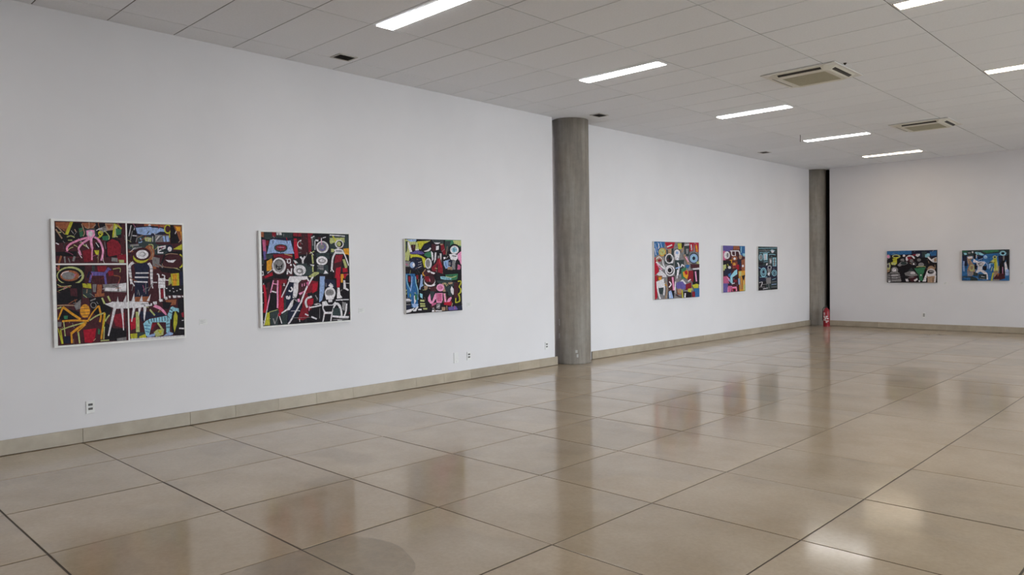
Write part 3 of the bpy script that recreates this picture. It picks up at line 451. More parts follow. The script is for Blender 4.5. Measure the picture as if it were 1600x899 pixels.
    (3, 0): 'kP-5,988,1058,992,1054,-22,-8,-15;lP-1,973,185,982,184,909,105,908,62,696,0,702;bP30,973,193,979,193,952,91,944;dP14,955,52,949,34,823,10,798;mP98,902,184,903,174,836,104,835;kS197,983,206,982,188,952,197,951;wP44,937,64,944,97,878,121,814,80,811,58,871;yP208,952,442,968,392,943,327,923,262,843,230,861;lP328,960,426,965,409,949;nP327,892,392,918,441,919,432,875,358,850,301,843;wP317,822,390,844,436,875,448,857,414,825,349,816;lP188,940,208,946,239,836,170,833;wP182,848,222,855,239,836,170,833;vP80,805,135,811,182,833,285,821,332,791,276,781,181,787,95,787;GP333,794,390,813,447,819,453,745,388,738,324,769;yP79,787,126,778,205,781,284,757,347,726,338,664,344,603,320,609,298,677,283,732,204,747,125,744,94,726;nP93,720,204,744,275,726,280,591,145,568,68,605;gP0,690,85,690,68,617,-2,618;PS4,649,10,659,42,636,48,647;bE119,641,41,0,-1,-41;wE142,641,21,0,0,-26;wS219,668,217,674,275,680,273,686;wS218,638,216,643,282,653,280,658;wS218,601,215,606,282,625,279,630;tS294,513,278,521,352,580,336,588;oP287,542,351,547,326,492,294,498;wE394,658,59,0,-1,-73;gE386,661,38,0,-1,-54;gE386,639,24,0,-1,-24;dP450,981,675,979,674,928,507,932;mP457,919,540,914,529,826,463,832;wP499,941,615,943,581,921,531,920;wP535,892,589,899,584,845,534,839;rP615,915,674,916,722,789,671,777,630,833;kP505,832,630,833,620,789,520,789;wP443,829,479,801,486,714,460,689;wP512,807,541,807,531,714,493,657;wP599,795,633,795,627,701,643,663,611,726;gP565,764,595,764,594,732,560,726;rP556,726,602,732,650,612,648,518,457,564,450,608,534,663;mP538,638,563,651,564,519,531,538;RS575,711,596,716,614,598,635,602;gS529,576,535,576,532,538,539,538;mE408,527,106,-1,-1,-43;wP368,565,417,568,432,540,383,540;wP433,552,514,529,489,514,440,527;GP702,979,1006,985,1004,888,699,865;lP848,976,1006,978,1004,901,873,918;dP702,967,804,968,776,841,706,777;rP625,921,675,922,715,789,664,777,632,852;tP608,927,667,928,650,909,616,909;tS738,892,747,891,710,771,719,770;kE871,854,105,1,-1,-75;wE873,845,80,0,-2,-58;cE871,847,51,0,-1,-36;dP854,870,872,870,870,822,853,822;dP889,861,906,861,897,822;pP931,790,1007,830,1003,635,955,674,930,745;wP770,783,818,790,931,778,930,726,885,688,799,713;kS825,759,827,770,903,752,905,764;bP666,688,782,713,788,598,702,587,669,638;uS690,687,701,689,713,605,725,606;cS709,702,717,699,674,652,681,649;nP756,701,850,700,849,624,754,624;gE780,656,19,0,0,-22;wS878,689,892,686,833,587,846,584;gP833,713,885,700,882,572,813,573;kP902,687,956,707,998,622,969,532,891,572;pS931,643,942,642,921,572,931,571;PE953,603,29,0,-1,-35;tP745,612,814,611,830,566,736,574;wP663,745,705,745,705,726,671,713;gS718,722,709,730,762,754,752,761;uP-11,528,159,525,172,403,193,280,205,84,95,83,74,211,15,328,-6,419;uP-7,528,27,527,32,406,92,314,82,211,28,213,8,371;kP31,509,85,508,86,405,66,345,33,436;rP42,491,80,490,75,417,48,424;cS14,515,25,515,19,406,30,407,71,313,81,316;bS100,490,115,489,86,369,101,367,68,297,84,295;cS159,488,173,489,165,402,179,404,195,304,209,305,196,182,210,182;kP175,507,254,511,244,413,218,322,180,390;rP175,507,214,506,209,451,185,451;tS216,452,225,450,200,409,209,407;bS258,512,282,510,244,402,267,399,222,317,245,313;bP253,456,293,462,283,388,299,369,250,340;cP233,266,280,252,279,191,239,217;wP133,239,157,238,167,159,134,117;GP60,272,83,272,78,223,59,224;GP145,257,185,256,183,170,152,184;lS137,270,139,276,169,266,170,272;lS67,260,76,260,70,223,79,223;lP-16,323,15,322,18,304,-16,299;lP-17,281,18,286,13,256,-14,257;wP-11,202,58,200,89,168,-12,172;gS-4,154,-5,165,74,157,72,168;gS-1,118,-2,130,72,117,72,129;gS1,82,2,92,63,76,64,86;nP2,117,87,107,71,60,1,63;bP88,132,206,126,197,84,126,75;wP1,51,86,65,133,75,133,63,70,23,0,15;wP109,45,141,56,181,91,209,89,164,30,117,30;lP239,180,311,174,310,150,238,156;lP234,137,322,127,321,112,233,116;lP237,107,325,103,325,81,236,85;wP200,59,260,59,259,38,200,41;lP284,67,357,64,356,42,288,46;nS197,261,205,262,211,181,219,181;tP307,363,379,361,362,312,314,307;lS281,305,282,311,346,303,346,309;kP297,301,402,298,376,224,312,227;kE405,434,107,-2,-1,-80;wE409,422,99,-2,-1,-73;mE410,434,94,-2,-2,-67;rP318,486,390,491,430,422,364,411,325,442;pS401,453,411,454,408,415,418,416;kP356,411,446,396,445,381,380,385;wP316,418,364,380,445,359,511,382,494,358,428,347,363,361;mP403,341,519,351,517,282,426,272;tS385,325,389,334,418,317,421,327;dP410,285,492,283,475,221,424,173;pP372,200,410,254,424,173,440,141,491,239,517,257,524,194,447,109,407,124,375,156;mP406,93,489,120,487,57,422,61;wS447,50,446,57,480,51,479,59;wP446,35,479,33,486,7,437,7;kP516,520,987,513,984,396,538,394;GP691,504,925,514,915,443,810,423,707,460;lS698,475,700,483,811,460,810,469,900,478,896,486;kS716,482,717,488,820,477,819,483,833,501,825,503;GS793,425,792,440,898,429,896,445;cP598,481,665,480,810,451,793,433,673,435,606,449;dS622,465,624,471,775,443,776,449;dP522,426,810,426,808,362,587,368;tE671,334,76,-2,-2,-63;dP663,366,706,384,756,325,737,268,695,270;lS675,389,686,393,708,343,719,347;pE596,330,68,-2,-1,-51;PE595,331,43,-1,-1,-25;pE591,331,30,-1,-1,-14;mS570,328,570,332,624,328,624,332;pP502,257,635,256,637,164,615,121,523,125,516,181;PP535,250,618,247,616,140,540,143;mS519,256,526,257,525,168,532,169;tP648,252,694,251,705,136,666,125;pP652,246,677,248,704,130,670,128;mP702,200,814,208,803,106,700,111;pP700,111,735,173,787,196,804,183,751,108;RP658,125,803,132,785,75,657,94;dP809,400,879,399,860,335,740,364;tP740,396,826,400,817,374,748,370;dP731,351,791,350,805,196,736,224;wP781,305,804,346,842,303,840,233,822,221,789,260;mP844,393,931,391,918,191,847,156;yS923,399,922,416,965,402,977,417,968,385,991,381,936,333,959,332,962,298,984,301,957,258,978,250,920,236,935,223;yS916,227,939,233,936,189,961,191,937,137,958,127,876,121,886,104;yS869,177,887,176,864,110,881,109;gP523,112,590,116,580,40,513,50;wS532,65,529,71,583,82,579,87;PP433,122,515,131,515,106,440,85;tP614,64,682,61,681,16,613,13;tS700,79,715,78,703,15,718,15;tS808,114,823,110,785,57,800,53;vP733,58,871,65,923,36,905,11,740,13;PS848,72,860,71,847,21,859,20;nP880,64,995,72,1002,6,923,4;wS506,15,503,23,547,19,545,28;wP496,26,621,19,613,7,504,10',
    (4, 0): 'gP-5,1098,1619,1103,1620,-10,-9,-3;uP0,1095,364,1094,311,907,14,810;bS19,1053,42,1057,101,890,125,894;bS105,1081,128,1086,177,972,200,977;bS203,1083,227,1087,251,987,275,991;wS8,972,27,974,54,836,73,838;wS155,1064,175,1063,129,961,149,960;RP364,1087,722,1092,668,979,438,963;wS447,986,430,1009,627,1030,609,1053;oE274,900,130,0,-2,-80;lE266,904,110,0,-1,-66;oS206,931,219,936,304,849,317,854;dP412,935,668,979,666,811,436,838;tP463,949,591,965,589,867,487,852;yP813,1073,985,1075,970,968,838,953;kP959,1089,1066,1090,1038,997,957,982;wS1068,1030,1063,1050,1258,1047,1253,1067;tS1043,1031,1087,1021,934,902,978,891;dP1038,1026,1283,1028,1225,811,1062,840;gP1118,969,1213,970,1198,869,1130,869;RP1243,1093,1422,1096,1392,928,1254,913;wS1289,1056,1333,1059,1315,940,1359,944;RP1422,1096,1605,1098,1602,900,1475,914;oS1475,1043,1536,1049,1515,911,1576,917;dE797,896,132,0,-1,-71;wE792,881,111,1,-1,-73;bE792,889,47,0,0,-29;wP718,839,876,839,848,740,717,754;dE1412,782,191,0,-2,-113;bE1412,782,157,0,-2,-90;cE1412,782,106,0,-1,-61;nE1412,782,56,0,-1,-38;lP1500,709,1613,723,1612,650,1528,665;RP4,796,87,796,156,522,9,456;tE160,769,119,0,-1,-58;wS70,764,55,775,161,803,161,817,252,763,267,774;rE172,742,59,-1,0,-25;wS44,703,79,726,338,564,374,587;pS70,666,100,681,241,555,271,569;dP335,852,667,867,663,642,358,672;wO511,776,128,0,-1,-87,160,129;kE524,769,61,0,-1,-56;wS646,799,686,794,592,687,632,682;wS267,754,301,756,291,655,324,662,392,569,421,580;kE520,545,181,-2,-2,-111;wO520,545,149,-1,-1,-92,172,152;wO508,553,87,-2,-1,-54,206,184;kE502,553,41,-1,0,-23;dP691,740,1034,754,1003,497,712,444;wS772,694,817,702,822,613,869,612,767,446,814,441;wS950,607,900,616,959,640,946,668,1017,613,1047,637;bS720,574,709,596,904,601,893,623;wS782,386,745,388,810,555,774,557;tS1004,846,1068,862,1110,717,1174,733,1204,615,1267,632;pS1072,806,1105,816,1179,705,1212,715;uP1086,653,1250,652,1194,580,1085,596;GP924,569,1113,610,1082,381,948,383;mP1277,667,1613,665,1611,576,1303,579;wS1362,548,1355,580,1614,560,1608,592;oP977,511,1139,552,1220,479,1136,365,1002,425;RP1031,525,1139,538,1165,465,1083,452;rP1193,537,1358,535,1355,317,1163,350;kP1358,550,1611,547,1606,252,1354,259;pS1430,518,1480,520,1469,313,1519,315;rS1341,521,1375,520,1338,303,1371,302;wP58,483,156,536,354,478,404,422,204,426;wS142,554,172,573,364,441,394,459;sP82,455,254,452,228,370,104,359;oP130,427,229,418,203,357,129,372;wP68,346,303,396,325,230,127,221;RP-1,457,82,455,75,32,1,7;wS41,345,94,347,75,152,128,156,147,11,199,17;dP127,221,300,230,248,94,149,111;wS304,314,349,311,275,80,320,77;tS345,338,385,341,393,200,433,199,340,9,379,4;oS318,278,335,292,393,249,410,262;mP429,421,686,445,707,106,475,142;pS577,417,639,419,624,135,686,137;wS493,218,461,232,575,278,534,280,509,342,474,331;wS692,333,728,331,662,108,699,106;kP450,156,682,163,653,9,448,3;bP463,142,553,167,627,10,473,9;wS488,112,513,114,512,27,537,29;vP736,303,921,341,1107,265,1079,180,839,173,734,218;wP868,328,975,368,1108,279,1053,266,974,326;wS1176,312,1150,331,1286,353,1260,372;rP1080,266,1299,304,1297,173,1079,151;sP760,175,945,155,943,69,785,75;tE865,143,79,-2,-1,-48;yS923,155,966,155,947,-3,990,-3;kP998,125,1296,115,1295,-1,1022,2;wS1040,96,1088,92,1025,10,1074,6;yP1160,177,1325,187,1269,101,1159,120;yP1312,245,1494,270,1578,253,1549,180,1381,185;uP1380,171,1605,179,1603,-5,1434,1;rP1324,114,1435,111,1434,1,1322,5;lS1211,170,1218,181,1376,136,1384,147;mS697,69,715,86,933,-10,951,6',
    (5, 0): 'mP-50,1004,1016,1017,1003,5,-38,-1;vP-24,998,457,1004,428,891,0,862;PP-25,888,106,889,130,693,-15,693;vP54,966,267,969,239,916,53,901;sP457,997,733,1000,732,906,455,904;uP733,1007,1010,1010,1008,786,786,799;cS797,988,837,987,782,853,821,853;cP872,840,1000,840,999,773,899,772;wE171,798,129,0,-1,-82;gE198,798,48,0,-1,-47;mP320,916,760,920,758,772,318,772;wS320,878,320,902,703,881,704,905;wS352,889,395,892,383,791,416,805,560,775,567,796;wS521,891,554,892,533,785,566,786;wS679,889,728,896,734,796,783,802;tE772,759,67,0,-1,-46;sE508,732,132,0,-1,-56;wE508,725,55,0,-1,-26;nP646,705,842,705,811,557,672,585;sP813,692,998,718,995,447,838,449;wE882,563,46,0,0,-27;oP290,693,398,706,397,626,316,627;sP384,640,617,665,643,532,423,507;rP397,626,589,652,588,532,423,534;oE493,606,71,0,-1,-29;RP589,585,700,598,698,478,587,492;kP-2,680,344,679,341,508,-4,512;lP-3,589,129,602,127,471,8,472;yS170,612,194,617,223,559,247,564;wE274,535,65,-1,0,-32;wE126,451,48,0,0,-26;nP74,511,396,507,259,351,20,381;cP312,350,504,466,615,492,614,385,366,310;uP206,391,340,416,312,324,232,338;cS304,336,401,337,316,191,413,191;bS161,292,195,308,293,224,328,240;nP203,221,391,190,391,137,229,155;PP-7,343,178,353,256,193,4,200;pS152,320,177,333,272,265,297,278;wS370,169,358,186,534,191,522,209;kP475,334,668,331,666,183,501,187;rP474,268,612,265,583,199,474,215;oP670,451,980,461,975,13,720,14;lP698,437,810,449,809,342,696,344;tS727,342,778,343,751,46,802,46;lS852,421,880,422,905,150,934,150;mS623,237,656,238,662,22,695,22;sS845,341,885,340,813,45,853,43;kP809,342,979,366,920,231;vP-22,200,203,195,173,-1,-12,5;pS188,117,242,114,174,13,227,9;PP202,142,391,137,335,7,227,10;pP377,111,582,119,609,18,389,18;RP390,84,554,79,553,20,403,20;kE485,42,55,-2,0,-24;lP891,151,991,148,989,12,889,16;bP654,291,724,289,736,155,666,157',
    (6, 0): 'dP-73,1009,1025,1022,1013,4,-56,1;nP-19,558,987,579,986,448,-20,446;nP9,334,984,346,983,201,7,223;cS16,956,16,967,959,972,959,983;gS47,901,45,912,605,918,603,930;cS76,859,75,870,573,875,571,887;gS312,947,333,954,435,863,456,869;wE731,904,78,0,0,-38;cS613,904,595,916,700,932,700,946,854,905,867,918;gP45,822,197,830,196,697,58,697;cO135,760,86,0,-1,-70,161,90;cP244,851,477,859,475,696,273,689;wP290,823,430,838,413,710,304,703;dS342,823,361,823,341,710,360,710;kP508,838,957,847,957,782,539,781;cS541,817,538,831,698,825,699,839,889,811,895,825;cP730,753,924,753,921,550,743,552;gP778,738,875,738,873,565,776,566;dS745,691,745,700,923,691,923,699;dS744,634,745,642,922,633,922,641;gP539,739,682,746,680,610,537,603;wE617,667,57,0,0,-43;kP12,641,257,654,225,584,42,585;wP380,569,396,618,474,632,458,589;cS258,649,255,660,477,662,473,673;cE254,415,155,-2,-1,-110;nE254,415,111,-2,-1,-85;cO254,418,74,-2,-1,-62,208,114;cS207,382,207,393,300,380,300,391;wO568,525,89,-1,-1,-38,161,173;gP441,497,663,495,630,409,472,412;wE519,383,63,-1,-1,-35;kE488,411,25,0,-1,-11;wS465,350,477,360,560,327,571,337;cE806,393,130,-2,-1,-75;nE812,393,91,-2,0,-55;cO813,395,51,0,-1,-31,250,182;cS6,525,16,535,127,496,138,505;cS69,300,68,311,440,300,439,311;gP376,286,629,295,627,152,406,143;kP7,209,376,215,373,2,5,7;wS40,172,34,189,173,187,206,194,110,97,145,91;gS191,127,187,141,439,135,435,149;wS222,27,215,43,471,41,464,57;gS36,75,36,89,312,68,312,82;gS486,269,517,269,515,40,546,40;cS696,231,688,242,890,256,881,267;gS693,173,689,185,919,182,915,194;bS660,115,657,130,919,123,915,138;gS658,59,657,71,933,59,931,70;kP626,37,965,42,964,6,625,1;dS557,696,582,696,556,582,581,582',
    (7, 0): 'kP-7,772,1083,763,1088,-4,2,-8;uP-7,751,543,752,543,669,214,656,-8,661;nP543,752,1083,758,1083,596,769,582,543,669;uP927,722,1074,738,1065,627,955,619;dP760,726,872,723,844,590,769,592;gE32,623,50,-1,0,-53;pE32,623,30,-1,0,-36;lE209,624,93,-2,0,-46;dE200,625,60,-2,0,-24;yE205,591,58,-1,0,-21;kE200,627,50,-1,0,-19;yP126,573,224,582,224,456,185,414,106,426,86,479,136,499;kS107,516,105,526,147,526,144,536;lP96,479,214,477,175,414,116,426;wE379,636,27,0,0,-29;mP408,651,600,647,599,481,428,495;wP418,599,485,650,581,637,618,574,600,554,542,617,466,588,447,515,418,526;rP447,609,533,618,523,545,466,536;gE542,514,39,-1,0,-36;wE447,536,25,0,0,-25;wP600,668,722,675,722,634,675,604,618,636;rP562,658,637,677,637,636,571,627;kS637,653,638,661,693,641,695,649;gE703,531,42,0,0,-37;kP750,582,862,580,844,457,769,468;cP830,632,881,682,922,681,936,619,890,579,834,591;cS848,644,840,639,839,665,830,660;cS921,647,915,654,940,667,933,674;wS878,587,902,612,944,513,966,540,982,481,1002,510;wP964,537,1010,567,1074,591,1079,464,992,470;tP1019,556,1070,576,1070,484,1019,485;tS895,506,904,509,914,444,922,447;kS973,450,973,460,1083,448,1083,459;gP292,528,312,559,370,569,389,527,379,495;gP234,414,312,497,447,494,466,452,389,412,273,382;dE370,459,67,-1,0,-38;wE590,435,21,0,0,-27;gO590,440,49,-1,0,-43,87,107;tS502,458,506,467,540,436,545,445;lP-3,449,67,479,86,405,66,278,7,247;gE32,406,30,-1,0,-60;kE29,395,16,0,0,-36;tP7,300,76,321,66,268,7,236;kE175,277,107,0,0,-115;gE173,299,78,-1,0,-76;wE165,299,45,-1,0,-43;kS148,286,143,291,187,327,182,333;gE165,235,98,0,0,-31;gP7,215,311,235,321,25,17,13;kS8,186,6,201,156,202,155,216,302,206,302,221;kS16,144,18,159,175,123,175,137,313,154,310,168;kS16,92,17,105,175,76,175,89,312,102,310,115;wS96,166,96,179,244,176,243,189;wS106,109,106,119,243,109,243,119;gS106,40,106,51,243,40,243,51;kS80,214,92,215,90,24,102,25;wE56,24,26,0,0,-21;kP253,361,370,381,379,25,331,4;kP312,413,618,419,637,274,504,275,389,297;gP389,224,504,275,599,264,685,170,542,140,408,171;wE571,223,52,-1,0,-36;gS408,184,408,200,637,183,637,199;dP466,275,542,358,599,274;mP485,140,656,150,637,25,523,25;wP408,88,466,88,485,25,427,25;wP590,56,666,108,675,67,618,25;gS467,102,465,115,600,123,599,135;GP599,336,844,354,816,273,685,191;GP656,346,806,355,816,252,788,190,778,46,722,46,694,191,666,253;gE750,417,62,-1,0,-51;lS648,360,646,374,751,374,750,388,843,368,844,382;kS637,342,637,351,694,342,694,350;wE746,175,15,0,0,-20;GS771,109,786,107,762,37,776,35;wE713,36,17,0,0,-23;tE960,292,82,-1,0,-102;wE960,220,101,0,0,-102;gE955,251,73,0,0,-51;kE941,246,57,0,0,-35;gE955,259,37,0,0,-20;wP844,190,881,293,872,170,853,26,778,26,806,88;wP1028,271,1065,149,1056,6,1019,6;tP872,139,1038,159,1019,-4,881,-5;kS858,108,886,108,858,-5,886,-5;kS995,108,1007,108,995,-4,1007,-4;gS913,108,923,108,913,-5,923,-5;tS1032,413,1043,414,1041,331,1052,333;kP1047,454,1085,453,1085,6,1065,189',
    (8, 0): 'uP-7,688,899,685,901,-9,-2,-16;dP-7,683,899,684,900,542,720,591,487,588,264,547,-3,562;GP376,664,704,677,704,637,486,606;cP30,626,87,625,99,587,54,575;GS-3,645,-3,665,111,642,111,662;gE144,623,32,0,0,-18;wE208,636,16,-1,0,-22;nP5,562,95,560,112,328,22,329;bS24,441,52,439,20,329,48,329,29,179,56,181;nS72,365,86,365,72,273,87,272;uP-2,217,112,198,88,-6,-2,-6;dP6,96,201,96,305,49,313,-6,6,-6;uP6,68,169,68,161,3,14,3;kP224,603,272,602,281,491,232,474;tP99,532,136,554,216,543,216,493,168,466,200,401,257,326,265,215,201,105,112,105,104,235,136,337,112,402;wP103,532,200,548,208,502,128,494;lE197,281,48,-1,0,-74;tE193,290,29,0,0,-46;gP112,217,217,197,201,114,120,115;dS118,455,121,460,157,419,163,420,133,338,139,336;dS125,252,130,255,158,178,163,181;cP252,621,272,643,360,627,431,580,392,558,328,582,288,583;wS276,575,292,573,273,501,289,500;GS300,614,309,625,324,586,333,596;wP232,492,281,445,313,436,305,399,217,410;nP304,564,416,553,408,461,313,463;bS315,448,310,460,410,492,406,504;bP416,516,439,561,471,565,502,514,479,488,439,488;cP431,516,471,552,487,506;uP487,588,720,609,720,537,604,549,589,449,503,414;kP249,381,313,371,281,243,241,252;wP273,409,305,427,424,425,463,397,416,333,392,288,400,242,487,168,503,131,456,132,361,205,305,169,265,179,305,252,313,316;gE364,371,56,-1,1,-37;wE376,375,29,0,0,-17;dS321,304,321,310,408,307,408,314;kP408,324,479,323,479,232,440,223,408,251;bS418,426,429,441,479,364,495,373,490,267,507,270;dP225,197,313,169,313,105,225,105;wS393,211,408,236,468,151,491,167,482,38,509,43;dP321,151,480,141,480,31,329,31;wS376,89,378,102,440,80,441,92;gS344,43,346,56,455,25,457,37;kP408,132,456,132,448,104,409,95;wS480,25,480,37,511,25,511,37;bP518,368,557,377,558,304,526,250;cS548,287,536,285,539,364,529,373,605,369,604,383;dS520,378,517,395,590,395,587,413;lE635,512,42,-1,0,-40;dE635,516,19,0,0,-20;lP542,404,596,467,674,484,690,357,698,248,690,67,620,58,612,249,628,376,557,431;yP612,485,666,484,667,249,643,212,628,321;dS615,410,625,414,622,383,633,387;kS610,311,622,314,614,284,626,286;tP620,213,690,221,675,67,620,58;yS592,180,618,173,576,89,602,82,561,7,587,0;uP503,214,589,213,558,13,519,13;lS571,211,560,215,594,302,584,306;kP701,546,900,551,900,372,843,454,805,373,821,49,721,122,721,302;nP708,537,766,536,759,374,713,375;cE785,599,61,-2,0,-53;kE785,597,32,-1,0,-27;cS723,588,717,594,746,624,740,630;gP782,545,820,553,812,445,789,437;kS751,420,782,418,744,213,775,211;mP675,140,813,175,829,49,721,13,605,40;sP682,167,721,167,690,85;tS700,321,718,320,692,195,711,193;pS777,302,787,301,777,157,788,157;kS797,337,813,338,813,120,828,122;wP813,391,843,418,874,247,874,121,836,103;bP836,247,897,246,897,4,836,4;uP836,103,901,121,901,-5,836,-5;kP866,552,900,569,901,211,874,283,843,409;gP605,31,721,31,721,-5,605,-5;kP488,13,558,13,558,-10,488,-10;yS574,48,589,51,582,-7,597,-4',
}

GAIN = 1.3
DU, DV = 0.640, 0.758
def catmull(p):
    if len(p) < 3: return p
    out = []
    for i in range(len(p) - 1):
        a, b, c, d = p[max(i - 1, 0)], p[i], p[i + 1], p[min(i + 2, len(p) - 1)]
        for s in range(5):
            t = s / 5
            out.append(tuple(0.5 * (2 * b[k] + (c[k] - a[k]) * t + (2 * a[k] - 5 * b[k] + 4 * c[k] - d[k]) * t * t + (3 * b[k] - a[k] - 3 * c[k] + d[k]) * t ** 3) for k in (0, 1)))
    return out + [p[-1]]

def paint_layer(name, sources, rect, w, depth, parent, back, scribble=0, tones='k'):
    """acrylic brush marks as thin raised flats, one colour per mark; rect = canvas in mm"""
    rng = random.Random(len(sources[0]))
    verts, faces, cols = [], [], []
    def cl(p): return (min(max(p[0], rect[0]), rect[2]), min(max(p[1], rect[1]), rect[3]))
    lay = 0
    for src in sources:
        marks = src.split(';')
        if src is sources[0]:                       # thin scribbled marks over the ground colours, under the figures
            nb = max(4, int(len(marks) * .45)); extra = []
            for _ in range(scribble):
                x, y = rng.uniform(rect[0], rect[2]), rng.uniform(rect[1], rect[3])
                an, ln, wd = rng.uniform(0, PI), rng.uniform(20, 80), rng.uniform(3, 7)
                dx, dy = math.cos(an), math.sin(an); cu = rng.uniform(-.4, .4)
                q = []
                for tt in (-.5, 0, .5):
                    px, py = x + dx * ln * tt - dy * ln * cu * (tt * tt), y + dy * ln * tt + dx * ln * cu * (tt * tt)
                    q += [px - dy * wd / 2, py + dx * wd / 2, px + dy * wd / 2, py - dx * wd / 2]
                extra.append(rng.choice(tones) + 'S' + ','.join('%.1f' % e for e in q))
            marks = marks[:nb] + extra + marks[nb:]
        for sh in marks:
            c, op = sh[0], sh[1]
            v = [float(q) for q in sh[2:].split(',')]
            pt = list(zip(v[0::2], v[1::2]))
            k = rng.uniform(0.9, 1.1)
            col = tuple(min(0.86, x * GAIN * k) for x in lin(PAL[c]))
            lay += 1
            z = depth + 0.0004 + lay * 0.00003
            def add(poly, tris):
                b = len(verts)
                for p in poly:
                    q = cl(p); verts.append((q[0], q[1], z)); cols.append(col)
                for t in tris:
                    a, bb, cc = (cl(poly[i]) for i in t)
                    ar = (bb[0] - a[0]) * (cc[1] - a[1]) - (bb[1] - a[1]) * (cc[0] - a[0])
                    if abs(ar) < 0.5: continue
                    t = t if ar > 0 else (t[0], t[2], t[1])
                    faces.append(tuple(b + i for i in t))
            if op == 'P':
                add(pt, tessellate_polygon([[Vector((p[0], p[1], 0)) for p in pt]]))
            elif op == 'S':
                A, B = catmull(pt[0::2]), catmull(pt[1::2])
                q = [x for ab in zip(A, B) for x in ab]
                add(q, [t for i in range(len(A) - 1) for t in ((2 * i, 2 * i + 1, 2 * i + 2), (2 * i + 1, 2 * i + 3, 2 * i + 2))])
            else:
                (cx, cy), a, bb = pt[:3]
                N = 22
                def el(f, g): return [(cx + a[0] * f * math.cos(2 * PI * i / N) + bb[0] * g * math.sin(2 * PI * i / N), cy + a[1] * f * math.cos(2 * PI * i / N) + bb[1] * g * math.sin(2 * PI * i / N)) for i in range(N)]
                if op == 'E':
                    add(el(1, 1), [(0, i, i + 1) for i in range(1, N - 1)])
                else:
                    fx, fy = pt[3][0] / 1000, pt[3][1] / 1000
                    q = el(1 + fx, 1 + fy) + el(max(.05, 1 - fx), max(.05, 1 - fy))
                    add(q, [t for i in range(N) for t in ((i, (i + 1) % N, N + i), ((i + 1) % N, N + (i + 1) % N, N + i))])
    me = bpy.data.meshes.new(name)
    if back: V = [(x / 1000 - w / 2, -z, y / 1000) for x, y, z in verts]
    else: V = [(z, x / 1000 - w / 2, y / 1000) for x, y, z in verts]
    me.from_pydata(V, [], faces)
    at = me.attributes.new('paint', 'FLOAT_COLOR', 'POINT')
    at.data.foreach_set('color', [q for c in cols for q in (*c, 1.0)])
    me.materials.append(M['paint'])
    o = bpy.data.objects.new(name, me); C.objects.link(o); o.parent = parent
    return o

def pbox(w, d0, d1, a, b, back, bev=0.0):
    """box in painting space: a, b = (u, v) corners in m"""
    if back: return ((a[0] - w / 2, -d1, a[1]), (b[0] - w / 2, -d0, b[1]))
    return ((d0, a[0] - w / 2, a[1]), (d1, b[0] - w / 2, b[1]))

def painting(i, pos, w, h, label, panels, frame=None, back=False, depth=0.040, edge='canvas', scribble=0, tones='k'):
    off = 0.004
    root = thing('painting', pos, label, 'painting', rotz=TH if i < 4 else 0.0)
    if frame:
        l, r, b, t = frame
        F = depth + 0.005
        obj('frame', boxes(pbox(w, off, F, (0, 0), (l, h), back), pbox(w, off, F, (w - r, 0), (w, h), back), pbox(w, off, F, (l, 0), (w - r, b), back), pbox(w, off, F, (l, h - t), (w - r, h), back)), M['white_frame'], root)
        obj('backing_board', boxes(pbox(w, off, .012, (l, b), (w - r, h - t), back)), M['white_frame'], root)
    if i == 1:
        obj('divider', boxes(pbox(w, .0121, depth + .003, (DU - .006, b), (DU + .006, h - t), back)), M['white_frame'], root)
        obj('divider', boxes(pbox(w, .0121, depth + .003, (l, DV - .006), (DU - .006, DV + .006), back)), M['white_frame'], root)
    for rect, keys in panels:
        x0, y0, x1, y1 = rect
        bm = boxes(pbox(w, .0121 if frame else off, depth, (x0, y0), (x1, y1), back), bev=0.0015)
        cv = obj('canvas', bm, M[edge], root)
        paint_layer('painted_picture', [ART[(i, k)] for k in keys], tuple(1000 * v for v in (x0 + .001, y0 + .001, x1 - .001, y1 - .001)), w, depth, cv, back, scribble, tones)
    return root

L_ = lambda y0, w, z0: on_left(y0 + w / 2, z0)
R_ = lambda y0, w, z0: (XW, y0 + w / 2, z0)
painting(1, L_(1.923, 1.190, .908), 1.190, 1.170, 'large white-framed three-panel painting with pink octopus and yellow spider, leftmost on the wall',
         [((.028, DV + .006, DU - .006, 1.150), (0,)), ((.028, .018, DU - .006, DV - .006), (1, 3)), ((DU + .006, .018, 1.174, 1.150), (2, 3))], (.025, .014, .016, .018), depth=.036, scribble=45, tones='kkmdstgwlrP')
painting(2, L_(3.938, 1.190, .951), 1.190, 1.076, 'white-framed red and black painting with white figures, second from the left',
         [((.026, .018, 1.176, 1.062), (0,))], (.024, .012, .016, .012), depth=.036, scribble=90, tones='kkmdgwrRnw')
painting(3, L_(5.980, 1.003, .992), 1.003, .984, 'unframed painting with a blue figure and pink pig, just left of the middle column',
         [((0, 0, 1.003, .984), (0,))], scribble=70, tones='kkmdtglwn')
painting(4, R_(11.855, 1.615, .938), 1.615, 1.10, 'crowded multicoloured painting with grey spirals, first to the right of the middle column',
         [((0, 0, 1.615, 1.10), (0,))], scribble=260, tones='kkkwwgmrtbldRn')
painting(5, R_(14.449, .987, .987), .987, 1.004, 'purple and orange painting with pale blue stroke, between two other paintings on far left wall',
         [((0, 0, .987, 1.004), (0,))], scribble=90, tones='kkmwsvPtn')
painting(6, R_(16.066, .987, .980), .987, 1.008, 'teal and grey painting of pale square marks, last one before the corner column',
         [((0, 0, .987, 1.008), (0,))], scribble=110, tones='kkdgcgwn')
painting(7, (1.703 + .541, YB, 1.10), 1.082, .755, 'dark painting with green figure and striped figure on back wall, nearer the corner',
         [((0, 0, 1.082, .755), (0,))], back=True, depth=.035, edge='canvas_grey', scribble=60, tones='kkdgwmn')
